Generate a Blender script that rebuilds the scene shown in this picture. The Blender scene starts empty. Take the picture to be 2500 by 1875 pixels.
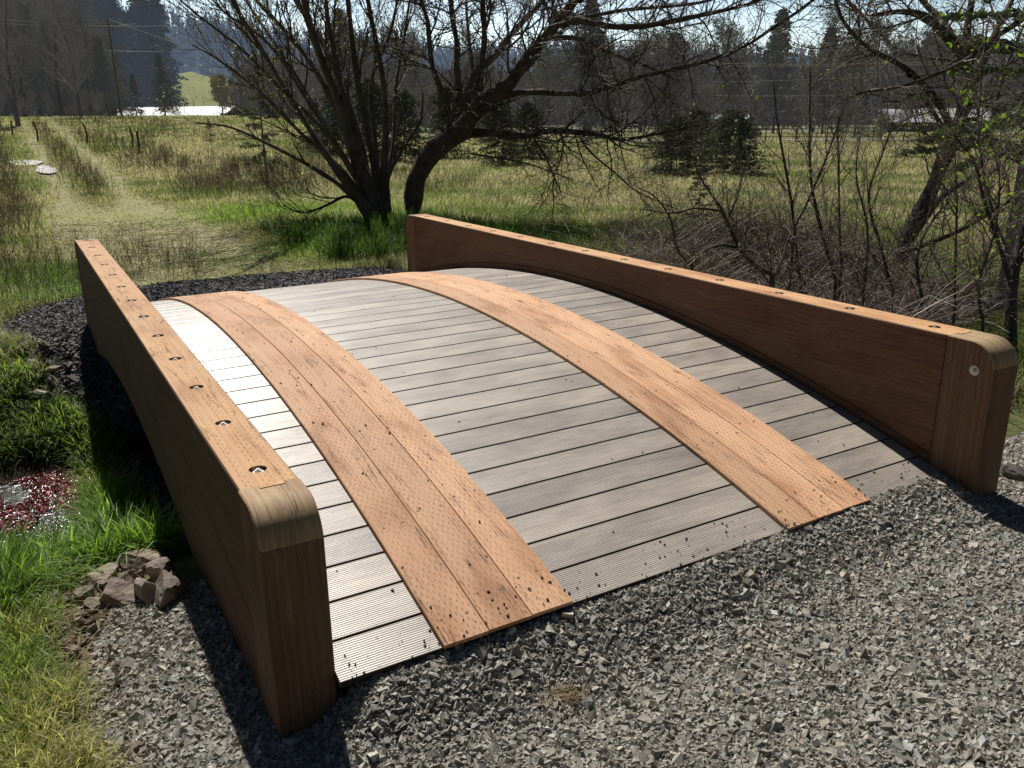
import bpy, math, random
import numpy as np
from mathutils import Vector, Matrix
rng = np.random.default_rng(7); random.seed(7)
scene = bpy.context.scene
COL = scene.collection

# ------------------------------------------------------------------ camera
FPX = 2075.8; CAM = np.array([-.5453, -1.8753, 1.4139]); YAW, PIT, ROL = -.5213, -.3028, -.0103
FW = np.array([-math.sin(YAW)*math.cos(PIT), math.cos(YAW)*math.cos(PIT), math.sin(PIT)])
RT = np.array([math.cos(YAW), math.sin(YAW), 0.]); UP = np.cross(RT, FW)
RT, UP = math.cos(ROL)*RT+math.sin(ROL)*UP, -math.sin(ROL)*RT+math.cos(ROL)*UP
def at(px, py, depth):
    return CAM + depth*(FW + RT*(px-1250)/FPX - UP*(py-937.5)/FPX)
def proj(P):
    d = np.asarray(P)-CAM; z = d@FW
    zz = np.where(np.abs(z) < 1e-6, 1e-6, z)
    return 1250+FPX*(d@RT)/zz, 937.5-FPX*(d@UP)/zz, z
def inview(P, m=60):
    x, y, z = proj(P)
    return (z > .2) & (x > -m) & (x < 2500+m) & (y > -m) & (y < 1875+m)
cd = bpy.data.cameras.new('camera'); cam = bpy.data.objects.new('camera', cd); COL.objects.link(cam)
cd.sensor_width = 36; cd.lens = FPX/2500*36; cd.clip_end = 4000; cd.clip_start = .05
M = Matrix(((RT[0], UP[0], -FW[0], CAM[0]), (RT[1], UP[1], -FW[1], CAM[1]), (RT[2], UP[2], -FW[2], CAM[2]), (0, 0, 0, 1)))
cam.matrix_world = M; scene.camera = cam

# ------------------------------------------------------------------ noise and terrain
def _h(ix, iy, s):
    v = np.sin(ix*127.1+iy*311.7+s*74.7)*43758.5453
    return v-np.floor(v)
def vnoise(x, y, s=0):
    ix, iy = np.floor(x), np.floor(y); fx, fy = x-ix, y-iy
    fx = fx*fx*(3-2*fx); fy = fy*fy*(3-2*fy)
    a, b, c, d = _h(ix, iy, s), _h(ix+1, iy, s), _h(ix, iy+1, s), _h(ix+1, iy+1, s)
    return (a*(1-fx)+b*fx)*(1-fy)+(c*(1-fx)+d*fx)*fy
def fbm(x, y, s=0, o=4):
    t = 0; a = .5; n = 0
    for i in range(o):
        t = t+a*vnoise(x, y, s+i*3.3); n += a; a *= .5; x = x*2.03+5.1; y = y*2.03+1.7
    return t/n
def ss(a, b, x):
    t = np.clip((x-a)/(b-a), 0, 1); return t*t*(3-2*t)
def ditch_c(x): return 3.15+.10*x*(x < 0)+.05*x*(x > 0)
def TZ(x, y):
    x = np.asarray(x, float); y = np.asarray(y, float)
    z = np.full(np.broadcast(x, y).shape, -.15)
    left = 1-ss(.22, .5, x/np.maximum(y, 1.))
    z = z+2.05*ss(14, 85, y)*left
    z = z+.10*(fbm(x*.35, y*.35, 3)-.5)*ss(6, 16, np.hypot(x, y))
    z = z+.03*(fbm(x*2.5, y*2.5, 9)-.5)
    w = np.abs(y-ditch_c(x)); dep = .66*(1-.45*ss(3, 7, x))
    z = z-dep*(1-ss(.45, 2.1, w))
    inn = ss(-.1, .12, x)*(1-ss(2.5, 2.75, x))
    padz = -.14+.075*ss(0, 2.6, x)
    m = (1-ss(.0, .5, y))*ss(-1., -.2, x)
    z = z*(1-m)+m*(padz-.03*ss(0., 2., -y))
    z = z+inn*.118*np.exp(-(np.minimum(y-.02, 0)/.17)**2)*(y < .05)*(1-.35*ss(0, 2.6, x))
    r = np.exp(-((x-1.3)/1.75)**4)*np.exp(-((y-6.15)/.95)**4)
    z = z+.07*r
    return z
def ground(px, py, z0=-.15):
    d = FW + RT*(px-1250)/FPX - UP*(py-937.5)/FPX; z = z0
    for _ in range(25):
        p = CAM+d*((z-CAM[2])/d[2]); z = .5*z+.5*float(TZ(p[0], p[1]))
    return p

# masks used by the ground colour and by what grows on it
def gravel_near(x, y):
    e = .05*(fbm(x*5, y*5, 21)-.5)*2
    a = (y < .03) & (x > -.66+e) & (x < 7)
    topl = 1.02-.35*ss(-.35, -.62, -(-x))  # left flank of the bridge foot
    b = (x > -.62+e) & (x < 0.02) & (y < 1.02+e-.35*ss(-.3, -.6, x)*0-.6*np.clip((-x-.45)/.2, 0, 1))
    c = (x > 2.5) & (y < .42+e-.1*(x-2.6)) & (x < 6)
    return a | b | c
def gravel_far(x, y):
    e = .35*(fbm(x*1.8, y*1.8, 33)-.5)
    q = ((x-1.2)/2.05)**2+((y-5.75)/1.28)**2
    l = ((x+.12)/.50)**2+((y-5.35)/1.15)**2
    return ((q+e < 1) & (y > 4.9)) | ((l+e < 1) & (x < .3))
def track(x, y):
    w = .3*(fbm(y*.25, x*0+1, 5)-.5)
    xr1 = .35+.012*(y-12)+w; xr2 = 1.85+.012*(y-12)+w
    xr2 = np.where(y < 24, 1.85-.045*(24-y)+w, xr2)
    r = np.maximum(np.exp(-((x-xr1)/.42)**2), np.exp(-((x-xr2)/.42)**2))
    mid = np.exp(-((x-(xr1+xr2)/2)/.38)**2)
    near = 1-ss(13, 19, y)
    return np.clip(r+near*np.exp(-((x-1.1)/1.4)**4), 0, 1)*ss(5.5, 7.5, y), mid*ss(15, 20, y)

# ------------------------------------------------------------------ mesh helpers
def set_props(o, label=None, cat=None, group=None, kind=None):
    if label: o['label'] = label
    if cat: o['category'] = cat
    if group: o['group'] = group
    if kind: o['kind'] = kind
    return o
def link(name, me, mat, parent=None, loc=None):
    o = bpy.data.objects.new(name, me); COL.objects.link(o)
    if mat and len(me.materials) == 0: me.materials.append(mat)
    if parent: o.parent = parent
    if loc is not None: o.location = loc
    return o
def empty(name, loc=(0, 0, 0)):
    o = bpy.data.objects.new(name, None); COL.objects.link(o); o.location = [float(v) for v in loc]; o.empty_display_size = .1; return o
def np_mesh(name, V, F, C=None, smooth=False):
    V = np.asarray(V, np.float32); F = np.asarray(F, np.int32); n = F.shape[1]
    me = bpy.data.meshes.new(name)
    me.vertices.add(len(V)); me.vertices.foreach_set('co', V.ravel())
    me.loops.add(F.size); me.loops.foreach_set('vertex_index', F.ravel())
    me.polygons.add(len(F)); me.polygons.foreach_set('loop_start', np.arange(0, F.size, n, dtype=np.int32))
    me.polygons.foreach_set('loop_total', np.full(len(F), n, np.int32))
    me.polygons.foreach_set('use_smooth', np.full(len(F), smooth, bool))
    if C is not None:
        a = me.color_attributes.new('Col', 'FLOAT_COLOR', 'POINT')
        c4 = np.ones((len(V), 4), np.float32); c4[:, :3] = C; a.data.foreach_set('color', c4.ravel())
    me.update(calc_edges=True); return me
class Acc:
    def __init__(s): s.V = []; s.F = []; s.C = []; s.n = 0
    def add(s, V, F, C):
        V = np.asarray(V).reshape(-1, 3); F = np.asarray(F)
        s.V.append(V); s.F.append(F+s.n); s.C.append(np.broadcast_to(C, V.shape)); s.n += len(V)
    def mesh(s, name, smooth=False):
        return np_mesh(name, np.concatenate(s.V), np.concatenate(s.F), np.concatenate(s.C), smooth)
def tubes(P, R, sides=3):
    """P (n,k,3) R (n,k) -> verts, quad faces split to tris"""
    n, k, _ = P.shape
    T = np.empty_like(P); T[:, 1:-1] = P[:, 2:]-P[:, :-2]; T[:, 0] = P[:, 1]-P[:, 0]; T[:, -1] = P[:, -1]-P[:, -2]
    T /= np.linalg.norm(T, axis=2, keepdims=True)+1e-9
    ref = np.zeros_like(T); ref[..., 0] = 1; bad = np.abs((T*ref).sum(2)) > .85; ref[bad] = (0, 1, 0)
    ref[:] = ref[:, :1]
    A = np.cross(T, ref); A /= np.linalg.norm(A, axis=2, keepdims=True)+1e-9; B = np.cross(T, A)
    an = np.arange(sides)*2*np.pi/sides
    V = P[:, :, None]+R[:, :, None, None]*(A[:, :, None]*np.cos(an)[None, None, :, None]+B[:, :, None]*np.sin(an)[None, None, :, None])
    idx = np.arange(n*k*sides).reshape(n, k, sides)
    a = idx[:, :-1]; b = idx[:, 1:]; a2 = np.roll(a, -1, 2); b2 = np.roll(b, -1, 2)
    F = np.concatenate([np.stack([a, a2, b2], -1).reshape(-1, 3), np.stack([a, b2, b], -1).reshape(-1, 3)])
    return V.reshape(-1, 3), F
def resample(pts, rad, k):
    pts = np.asarray(pts, float); rad = np.asarray(rad, float)
    # catmull-rom then even spacing
    p = np.vstack([2*pts[0]-pts[1], pts, 2*pts[-1]-pts[-2]]); out = []; ro = []
    for i in range(1, len(p)-2):
        for t in np.linspace(0, 1, 8, endpoint=False):
            out.append(.5*((2*p[i])+(-p[i-1]+p[i+1])*t+(2*p[i-1]-5*p[i]+4*p[i+1]-p[i+2])*t*t+(-p[i-1]+3*p[i]-3*p[i+1]+p[i+2])*t**3))
            ro.append(rad[i-1]*(1-t)+rad[i]*t)
    out.append(pts[-1]); ro.append(rad[-1]); out = np.array(out); ro = np.array(ro)
    s = np.concatenate([[0], np.cumsum(np.linalg.norm(np.diff(out, axis=0), axis=1))]); q = np.linspace(0, s[-1], k)
    return np.stack([np.interp(q, s, out[:, j]) for j in range(3)], 1), np.interp(q, s, ro)
def unit(v): return v/(np.linalg.norm(v, axis=-1, keepdims=True)+1e-9)
def grow(P, R, n, lmin, lmax, ang, up=0., k=6, tmin=.25, tmax=1., rfac=.55, jit=.25, rmin=.0015, taper=.25, lpow=1., rg=None, wlen=True, bend=0.):
    rg = rg or rng; m, kk, _ = P.shape
    L = np.linalg.norm(np.diff(P, axis=1), axis=2).sum(1)
    w = L if wlen else np.ones(m)
    i = rg.choice(m, n, p=w/w.sum()); t = tmin+(tmax-tmin)*rg.random(n); f = t*(kk-1); j = np.minimum(f.astype(int), kk-2); fr = (f-j)[:, None]
    pos = P[i, j]*(1-fr)+P[i, j+1]*fr; T = unit(P[i, j+1]-P[i, j]); r0 = R[i, j]*(1-fr[:, 0])+R[i, j+1]*fr[:, 0]
    pr = unit(np.cross(T, rg.normal(size=(n, 3)))); a = np.radians(ang)*(.6+.8*rg.random(n))[:, None]
    d = unit(np.cos(a)*T+np.sin(a)*pr+np.array([0, 0, up])*.5)
    ln = (lmin+(lmax-lmin)*rg.random(n)**lpow)*(1-.35*t); st = ln/(k-1)
    out = np.empty((n, k, 3)); out[:, 0] = pos
    for q in range(1, k):
        out[:, q] = out[:, q-1]+d*st[:, None]
        d = unit(d+rg.normal(size=(n, 3))*jit+np.array([0, 0, up])*.35+np.array([0, 0, bend])*q/k)
    rs = np.minimum(r0*rfac, ln*.016+rmin); g = np.linspace(1, taper, k)
    return out, np.maximum(rs[:, None]*g[None], rmin*.6)
def leaves(P, n, size, col, colv=.25, tmin=.2, rg=None, elong=1.6, off=0.01):
    rg = rg or rng; m, k, _ = P.shape
    i = rg.integers(0, m, n); t = tmin+(1-tmin)*rg.random(n); f = t*(k-1); j = np.minimum(f.astype(int), k-2); fr = (f-j)[:, None]
    pos = P[i, j]*(1-fr)+P[i, j+1]*fr+rg.normal(size=(n, 3))*off
    a = unit(rg.normal(size=(n, 3))+np.array([0, 0, .5])); b = unit(np.cross(a, rg.normal(size=(n, 3)))); s = size*(.5+rg.random(n))[:, None]
    V = np.stack([pos, pos+a*s*elong*.5+b*s*.4, pos+a*s*elong, pos+a*s*elong*.5-b*s*.4], 1)
    base = np.arange(n)[:, None]*4; F = np.concatenate([base+[0, 1, 2], base+[0, 2, 3]])
    c = np.asarray(col)*(1-colv+2*colv*rg.random(n))[:, None]
    return V.reshape(-1, 3), F, np.repeat(c, 4, 0)

# ------------------------------------------------------------------ materials
class NT:
    def __init__(s, name):
        s.m = bpy.data.materials.new(name); s.m.use_nodes = True; s.t = s.m.node_tree; s.t.nodes.clear()
        s.out = s.t.nodes.new('ShaderNodeOutputMaterial')
    def n(s, typ, ins=None, **kw):
        nd = s.t.nodes.new('ShaderNode'+typ)
        for k, v in kw.items(): setattr(nd, k, v)
        for k, v in (ins or {}).items():
            if hasattr(v, 'links') or isinstance(v, bpy.types.NodeSocket): s.t.links.new(v, nd.inputs[k])
            else: nd.inputs[k].default_value = v
        return nd
    def math(s, op, a, b=None, c=None):
        nd = s.t.nodes.new('ShaderNodeMath'); nd.operation = op
        for i, v in enumerate((a, b, c)):
            if v is None: continue
            if isinstance(v, bpy.types.NodeSocket): s.t.links.new(v, nd.inputs[i])
            else: nd.inputs[i].default_value = v
        return nd.outputs[0]
    def mix(s, f, a, b, typ='MIX'):
        nd = s.t.nodes.new('ShaderNodeMix'); nd.data_type = 'RGBA'; nd.blend_type = typ
        for i, v in ((0, f), (6, a), (7, b)):
            if isinstance(v, bpy.types.NodeSocket): s.t.links.new(v, nd.inputs[i])
            else: nd.inputs[i].default_value = v if i == 0 else (*v, 1) if len(v) == 3 else v
        return nd.outputs[2]
    def ramp(s, f, stops):
        nd = s.t.nodes.new('ShaderNodeValToRGB'); s.t.links.new(f, nd.inputs[0]); e = nd.color_ramp.elements
        while len(e) < len(stops): e.new(.5)
        for x, (p, c) in zip(e, stops): x.position = p; x.color = (*c, 1) if len(c) == 3 else c
        return nd.outputs[0]
    def rr(s, f, a, b, lo=0., hi=1.):
        nd = s.t.nodes.new('ShaderNodeMapRange'); s.t.links.new(f, nd.inputs[0])
        for i, v in enumerate((a, b, lo, hi)): nd.inputs[i+1].default_value = v
        return nd.outputs[0]
    def done(s, sh): s.t.links.new(sh, s.out.inputs[0]); return s.m
def m_plain(name, col, rough=.8, metal=0., var=.25, scale=8., bump=.0, spec=.5):
    t = NT(name); tc = t.n('TexCoord'); nz = t.n('TexNoise', {'Vector': tc.outputs['Object'], 'Scale': scale, 'Detail': 6.})
    c = t.mix(nz.outputs[0], [v*(1-var) for v in col], [min(1, v*(1+var)) for v in col])
    b = t.n('BsdfPrincipled', {'Base Color': c, 'Roughness': rough, 'Metallic': metal, 'Specular IOR Level': spec})
    if bump:
        bp_ = t.n('Bump', {'Height': nz.outputs[0], 'Strength': 1., 'Distance': bump}); t.t.links.new(bp_.outputs[0], b.inputs['Normal'])
    return t.done(b.outputs[0])
def m_attr(name, rough=.9, trans=0., mul=1., spec=.3, bump=0., bscale=30., nscale=0., nvar=.3, haze=None):
    t = NT(name); a = t.n('Attribute', attribute_name='Col'); c = a.outputs['Color']
    tc = t.n('TexCoord')
    if nscale:
        nz = t.n('TexNoise', {'Vector': tc.outputs['Object'], 'Scale': nscale, 'Detail': 5.})
        g = t.rr(nz.outputs[0], .25, .75, 1-nvar, 1+nvar); cc = t.n('CombineColor', {0: g, 1: g, 2: g})
        c = t.mix(1., c, cc.outputs[0], 'MULTIPLY')
    b = t.n('BsdfPrincipled', {'Base Color': c, 'Roughness': rough, 'Specular IOR Level': spec})
    if bump:
        n2 = t.n('TexNoise', {'Vector': tc.outputs['Object'], 'Scale': bscale, 'Detail': 8.})
        bp_ = t.n('Bump', {'Height': n2.outputs[0], 'Strength': 1., 'Distance': bump}); t.t.links.new(bp_.outputs[0], b.inputs['Normal'])
    sh = b.outputs[0]
    if trans:
        tr = t.n('BsdfTranslucent', {'Color': t.mix(1., c, (1.15, 1.25, .62), 'MULTIPLY')})
        ms = t.n('MixShader', {0: trans, 1: sh, 2: tr.outputs[0]}); sh = ms.outputs[0]
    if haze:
        em = t.n('Emission', {'Color': (*haze, 1), 'Strength': 1.}); ad = t.n('AddShader', {0: sh, 1: em.outputs[0]}); sh = ad.outputs[0]  # constant emission paints haze into the material
    return t.done(sh)

def m_wood(name, light=(.60, .33, .17), dark=(.33, .15, .07), band=False, endgrain=False, tone=1.):
    t = NT(name); uv = t.n('UVMap', uv_map='UVMap'); sp = t.n('SeparateXYZ', {0: uv.outputs[0]}); u, v = sp.outputs[0], sp.outputs[1]
    oi = t.n('ObjectInfo'); rnd = oi.outputs['Random']
    off = t.math('MULTIPLY', rnd, 37.)
    gv = t.n('CombineXYZ', {0: t.math('MULTIPLY', u, 60.), 1: t.math('MULTIPLY', v, 2.2), 2: off})
    grain = t.n('TexNoise', {'Vector': gv.outputs[0], 'Scale': 1., 'Detail': 8., 'Roughness': .68, 'Distortion': .9})
    bv = t.n('CombineXYZ', {0: t.math('MULTIPLY', u, 7.), 1: t.math('MULTIPLY', v, 2.), 2: off})
    blot = t.n('TexNoise', {'Vector': bv.outputs[0], 'Scale': 1., 'Detail': 4.})
    wv = t.n('TexWave', {'Vector': t.n('CombineXYZ', {0: t.math('MULTIPLY', u, 9.), 1: t.math('MULTIPLY', v, .55), 2: off}).outputs[0], 'Scale': 1.6, 'Distortion': 9., 'Detail': 3., 'Detail Scale': .9})
    gm = t.math('ADD', t.math('MULTIPLY', t.rr(grain.outputs[0], .32, .68), .72), t.math('MULTIPLY', wv.outputs['Fac'], .28))
    col = t.mix(gm, dark, light)
    tint = t.ramp(blot.outputs[0], [(.3, (.70, .60, .52)), (.48, (1, 1, 1)), (.68, (1.04, 1.10, 1.12))])
    col = t.mix(1., col, tint, 'MULTIPLY')
    # per-board tone
    rb = t.rr(rnd, 0, 1, .82*tone, 1.12*tone); cb = t.n('CombineColor', {0: rb, 1: rb, 2: rb}); col = t.mix(1., col, cb.outputs[0], 'MULTIPLY')
    # knots
    kv = t.n('CombineXYZ', {0: t.math('MULTIPLY', u, 5.), 1: t.math('MULTIPLY', v, 2.2), 2: off})
    vo = t.n('TexVoronoi', {'Vector': kv.outputs[0], 'Scale': 1., 'Randomness': 1.})
    vsel = t.math('GREATER_THAN', t.n('SeparateXYZ', {0: vo.outputs['Color']}).outputs[0], .5)
    kn = t.math('MULTIPLY', vsel, t.rr(vo.outputs['Distance'], .045, .085, .8, 0.))
    halo = t.math('MULTIPLY', vsel, t.rr(vo.outputs['Distance'], .07, .26, .35, 0.))
    col = t.mix(halo, col, (.42, .16, .06)); col = t.mix(kn, col, (.16, .065, .03))
    # dirt stains
    ds = t.n('TexNoise', {'Vector': bv.outputs[0], 'Scale': 3.1, 'Detail': 8., 'Roughness': .7})
    col = t.mix(t.rr(ds.outputs[0], .55, .72, 0., .6), col, (.22, .17, .125))
    sc = t.n('TexNoise', {'Vector': uv.outputs[0], 'Scale': 38., 'Detail': 6., 'Roughness': .75}); col = t.mix(t.rr(sc.outputs[0], .60, .72, 0., .5), col, (.16, .11, .075))
    cn = t.n('TexNoise', {'Vector': t.n('CombineXYZ', {0: t.math('MULTIPLY', u, 26.), 1: t.math('MULTIPLY', v, 1.1), 2: off}).outputs[0], 'Scale': 1., 'Detail': 3.})
    ca = t.rr(t.math('ABSOLUTE', t.math('SUBTRACT', cn.outputs[0], .5)), .0, .012, .75, 0.); cm_ = t.rr(ds.outputs[0], .45, .6, 0., 1.); ck = t.math('MULTIPLY', ca, cm_)
    col = t.mix(ck, col, (.07, .035, .02))
    hgt = t.math('SUBTRACT', grain.outputs[0], ck)
    if not endgrain:
        # incising marks: rows of short slits along the grain
        ur = t.math('DIVIDE', u, .0122); row = t.math('FLOOR', ur); fu = t.math('ABSOLUTE', t.math('SUBTRACT', t.math('FRACT', ur), .5))
        vr = t.math('ADD', t.math('DIVIDE', v, .038), t.math('MULTIPLY', row, .381)); fv = t.math('FRACT', vr)
        wob = t.n('TexNoise', {'Vector': uv.outputs[0], 'Scale': 55., 'Detail': 2.})
        lim = t.rr(wob.outputs[0], .35, .65, .18, .42)
        s1 = t.math('LESS_THAN', fu, .12); s2 = t.math('LESS_THAN', fv, lim); sl = t.math('MULTIPLY', s1, s2)
        if band:
            bf = t.math('FRACT', t.math('DIVIDE', u, .052)); sl = t.math('MULTIPLY', sl, t.math('LESS_THAN', bf, .62))
        pm = t.n('TexNoise', {'Vector': bv.outputs[0], 'Scale': 2.3, 'Detail': 3.}); sl = t.math('MULTIPLY', sl, t.rr(pm.outputs[0], .35, .6, .25, .8))
        col = t.mix(t.math('MULTIPLY', sl, .85), col, (.12, .055, .03))
        hgt = t.math('SUBTRACT', hgt, t.math('MULTIPLY', sl, .7))
    bp_ = t.n('Bump', {'Height': hgt, 'Strength': 1., 'Distance': .0022})
    b = t.n('BsdfPrincipled', {'Base Color': col, 'Roughness': t.rr(grain.outputs[0], .3, .7, .62, .8), 'Specular IOR Level': .35, 'Normal': bp_.outputs[0]})
    return t.done(b.outputs[0])
def m_deck():
    t = NT('grooved_composite'); uv = t.n('UVMap', uv_map='UVMap'); sp = t.n('SeparateXYZ', {0: uv.outputs[0]}); u, v = sp.outputs[0], sp.outputs[1]
    rnd = t.n('ObjectInfo').outputs['Random']; off = t.math('MULTIPLY', rnd, 19.)
    # u runs along the board, v across it
    pv = t.n('CombineXYZ', {0: t.math('MULTIPLY', u, 2.6), 1: t.math('MULTIPLY', v, 6.), 2: off})
    bl = t.n('TexNoise', {'Vector': pv.outputs[0], 'Scale': 1., 'Detail': 5., 'Roughness': .6})
    st = t.n('TexNoise', {'Vector': t.n('CombineXYZ', {0: t.math('MULTIPLY', u, 9.), 1: t.math('MULTIPLY', v, 160.), 2: off}).outputs[0], 'Scale': 1., 'Detail': 5.})
    col = t.ramp(bl.outputs[0], [(.25, (.33, .295, .27)), (.45, (.43, .375, .33)), (.62, (.52, .455, .39)), (.82, (.60, .54, .465))])
    g = t.rr(st.outputs[0], .3, .7, .78, 1.16); col = t.mix(1., col, t.n('CombineColor', {0: g, 1: g, 2: g}).outputs[0], 'MULTIPLY')
    r2 = t.rr(rnd, 0, 1, .80, 1.14); col = t.mix(1., col, t.n('CombineColor', {0: r2, 1: r2, 2: t.rr(rnd, 0, 1, .80, 1.08)}).outputs[0], 'MULTIPLY')
    gr = t.math('SINE', t.math('MULTIPLY', v, 2*math.pi/.0078))
    gs = t.math('POWER', t.rr(gr, -1, 1), .6)
    col = t.mix(t.rr(gs, 0, .7, .55, 0.), col, (.085, .075, .07))
    h = t.math('ADD', t.math('MULTIPLY', gs, 1.), t.math('MULTIPLY', st.outputs[0], .5))
    bp_ = t.n('Bump', {'Height': h, 'Strength': .55, 'Distance': .0014})
    b = t.n('BsdfPrincipled', {'Base Color': col, 'Roughness': t.rr(bl.outputs[0], .3, .7, .33, .42), 'Specular IOR Level': .85, 'Normal': bp_.outputs[0]})
    return t.done(b.outputs[0])
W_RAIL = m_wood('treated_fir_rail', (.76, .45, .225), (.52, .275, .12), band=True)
W_SIDE_SHADE = m_wood('treated_fir_side_shade', (.215, .108, .057), (.088, .043, .023))  # same fir as the rail, with the shade of the side faces in its colour
W_RUN = m_wood('treated_fir_runner', (.80, .475, .275), (.58, .32, .175), tone=1.0)
W_POST_SHADE = m_wood('treated_fir_post_shade', (.27, .155, .085), (.12, .065, .035))  # post wood darkened in its colour to stand for shade
W_END = m_wood('sawn_end_grain', (.56, .40, .23), (.33, .21, .11), endgrain=True)
M_DECK = m_deck()
M_STEEL = m_plain('galvanised_steel', (.72, .72, .70), .45, .15, .12, 60, spec=1.)
M_BRASS = m_plain('coated_screw', (.30, .22, .10), .6, .2, .2, 200)
M_UNDER = m_plain('framing_and_shade', (.035, .028, .022), .9, 0, .3, 10)  # framing tone; also paints shade on board edges and below the gaps
M_VEG = m_attr('grass_blades', .5, .6, spec=.4)
M_DRY = m_attr('dry_stems', .8, .2, spec=.2)
M_STONE = m_attr('crushed_stone', .82, 0, spec=.35, nscale=90, nvar=.35)
M_ROCK = m_attr('bank_rock', .88, 0, spec=.3, bump=.02, bscale=14, nscale=9, nvar=.5)
M_BARK = m_attr('bark', .85, 0, spec=.3, bump=.03, bscale=9, nscale=6, nvar=.5)
M_TWIG = m_attr('twig', .65, 0, spec=.45)
M_LEAF = m_attr('young_leaf', .5, .5, spec=.4)
M_NEEDLE = m_attr('conifer_needles', .7, .25, spec=.3, haze=(.004, .005, .004))  # faint emission added to lighten the needles

# ------------------------------------------------------------------ world and sun
w = bpy.data.worlds.new('World'); scene.world = w; w.use_nodes = True; nt = w.node_tree; nt.nodes.clear()
sv = Vector((.15, .80, 1.0)).normalized(); EL = math.asin(sv.z); AZ = math.atan2(sv.x, sv.y)
sky = nt.nodes.new('ShaderNodeTexSky'); sky.sky_type = 'NISHITA'; sky.sun_disc = False; sky.sun_elevation = EL; sky.sun_rotation = AZ
sky.air_density = 1.0; sky.dust_density = .7; sky.ozone_density = 2.2
bg = nt.nodes.new('ShaderNodeBackground'); bg.inputs[1].default_value = .035; wo = nt.nodes.new('ShaderNodeOutputWorld')
tcw = nt.nodes.new('ShaderNodeTexCoord'); sx = nt.nodes.new('ShaderNodeSeparateXYZ'); nt.links.new(tcw.outputs['Generated'], sx.inputs[0])
def wm(op, a, b):
    q = nt.nodes.new('ShaderNodeMath'); q.operation = op
    for i, v in enumerate((a, b)):
        if isinstance(v, bpy.types.NodeSocket): nt.links.new(v, q.inputs[i])
        else: q.inputs[i].default_value = v
    return q.outputs[0]
# sunward horizon haze: the low sky below the sun is brighter than the rest
hz = wm('POWER', 2.718, wm('MULTIPLY', wm('POWER', wm('DIVIDE', sx.outputs[2], .20), 2.), -1.))
fr_ = wm('MAXIMUM', wm('ADD', wm('MULTIPLY', sx.outputs[0], .45), wm('MULTIPLY', sx.outputs[1], .89)), 0.)
fac = wm('ADD', wm('ADD', .55, wm('MULTIPLY', fr_, .3)), wm('MULTIPLY', wm('MULTIPLY', hz, wm('POWER', fr_, 2.)), 5.2))
vs = nt.nodes.new('ShaderNodeVectorMath'); vs.operation = 'SCALE'; nt.links.new(sky.outputs[0], vs.inputs[0]); nt.links.new(fac, vs.inputs['Scale']); nt.links.new(vs.outputs[0], bg.inputs[0]); nt.links.new(bg.outputs[0], wo.inputs[0])
ld = bpy.data.lights.new('sun', 'SUN'); ld.energy = 5.0; ld.angle = math.radians(.53); ld.color = (1, .955, .89)
so = bpy.data.objects.new('sun', ld); COL.objects.link(so); so.rotation_euler = (-sv).to_track_quat('-Z', 'Y').to_euler(); so.location = (5, 30, 40)
scene.view_settings.view_transform = 'Standard'; scene.view_settings.look = 'None'; scene.view_settings.exposure = 0
scene.cycles.max_bounces = 6; scene.cycles.diffuse_bounces = 1; scene.cycles.transparent_max_bounces = 8; scene.cycles.use_denoising = True
scene.cycles.sample_clamp_indirect = 6

# ------------------------------------------------------------------ ground sheet
def build_ground():
    yaw0 = math.atan2(FW[0], FW[1])
    a = np.concatenate([np.radians(np.arange(-180, -48, 4.)), np.radians(np.arange(-48, 48, .22)), np.radians(np.arange(48, 180.1, 4.))])+yaw0
    a[-1] = a[0]+2*math.pi
    r = np.concatenate([[.02, .5], np.geomspace(.8, 1500, 620)])
    A, R_ = np.meshgrid(a[:-1], r)
    X = CAM[0]+np.sin(A)*R_; Y = CAM[1]+np.cos(A)*R_
    Z = TZ(X, Y)
    na = len(a)-1; idx = np.arange(len(r)*na).reshape(len(r), na)
    i0 = idx[:-1]; i1 = idx[1:]; j0 = np.roll(i0, -1, 1); j1 = np.roll(i1, -1, 1)
    F = np.stack([i0, j0, j1, i1], -1).reshape(-1, 4)
    x, y = X.ravel(), Y.ravel(); z = Z.ravel()
    n1 = fbm(x*.5, y*.5, 1)[:, None]; n2 = fbm(x*3, y*3, 2)[:, None]; d = np.hypot(x, y)
    grass = np.array([.075, .105, .03])*(1-n2)+np.array([.12, .11, .05])*n2
    fld = np.array([.16, .19, .08])*(1-ss(.4, .62, n1))+np.array([.27, .225, .17])*ss(.4, .62, n1)
    fld = fld*(.7+.6*n2)
    f = ss(7, 14, d)[:, None]; C = grass*(1-f)+fld*f
    tr, md = track(x, y)
    C = C*(1-tr[:, None]*.95)+tr[:, None]*.95*(np.array([.36, .31, .20])*(1-n1)+np.array([.30, .32, .13])*n1)
    C = C*(1-md[:, None]*.7)+md[:, None]*.7*np.array([.09, .065, .055])
    dit = (1-ss(.9, 1.9, np.abs(y-ditch_c(x))))[:, None]*(np.abs(x) < 12)[:, None]; C = C*(1-dit)+dit*np.array([.035, .03, .02])
    soil = (np.exp(-((x+.66)/.2)**2)*(y < 1.7)*(y > -1))[:, None]; C = C*(1-soil)+soil*np.array([.15, .105, .07])
    g = gravel_near(x, y)[:, None]; C = np.where(g, np.array([.135, .118, .094])*(.7+.6*n2), C)
    g = gravel_far(x, y)[:, None]; C = np.where(g, np.array([.075, .07, .065]), C)
    me = np_mesh('ground', np.stack([x, y, z], 1), F, np.clip(C, .01, 1), True)
    o = link('ground', me, m_attr('ground_soil', .95, 0, spec=.15, bump=.012, bscale=40, nscale=22, nvar=.45)); o['kind'] = 'structure'
build_ground()
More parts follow.
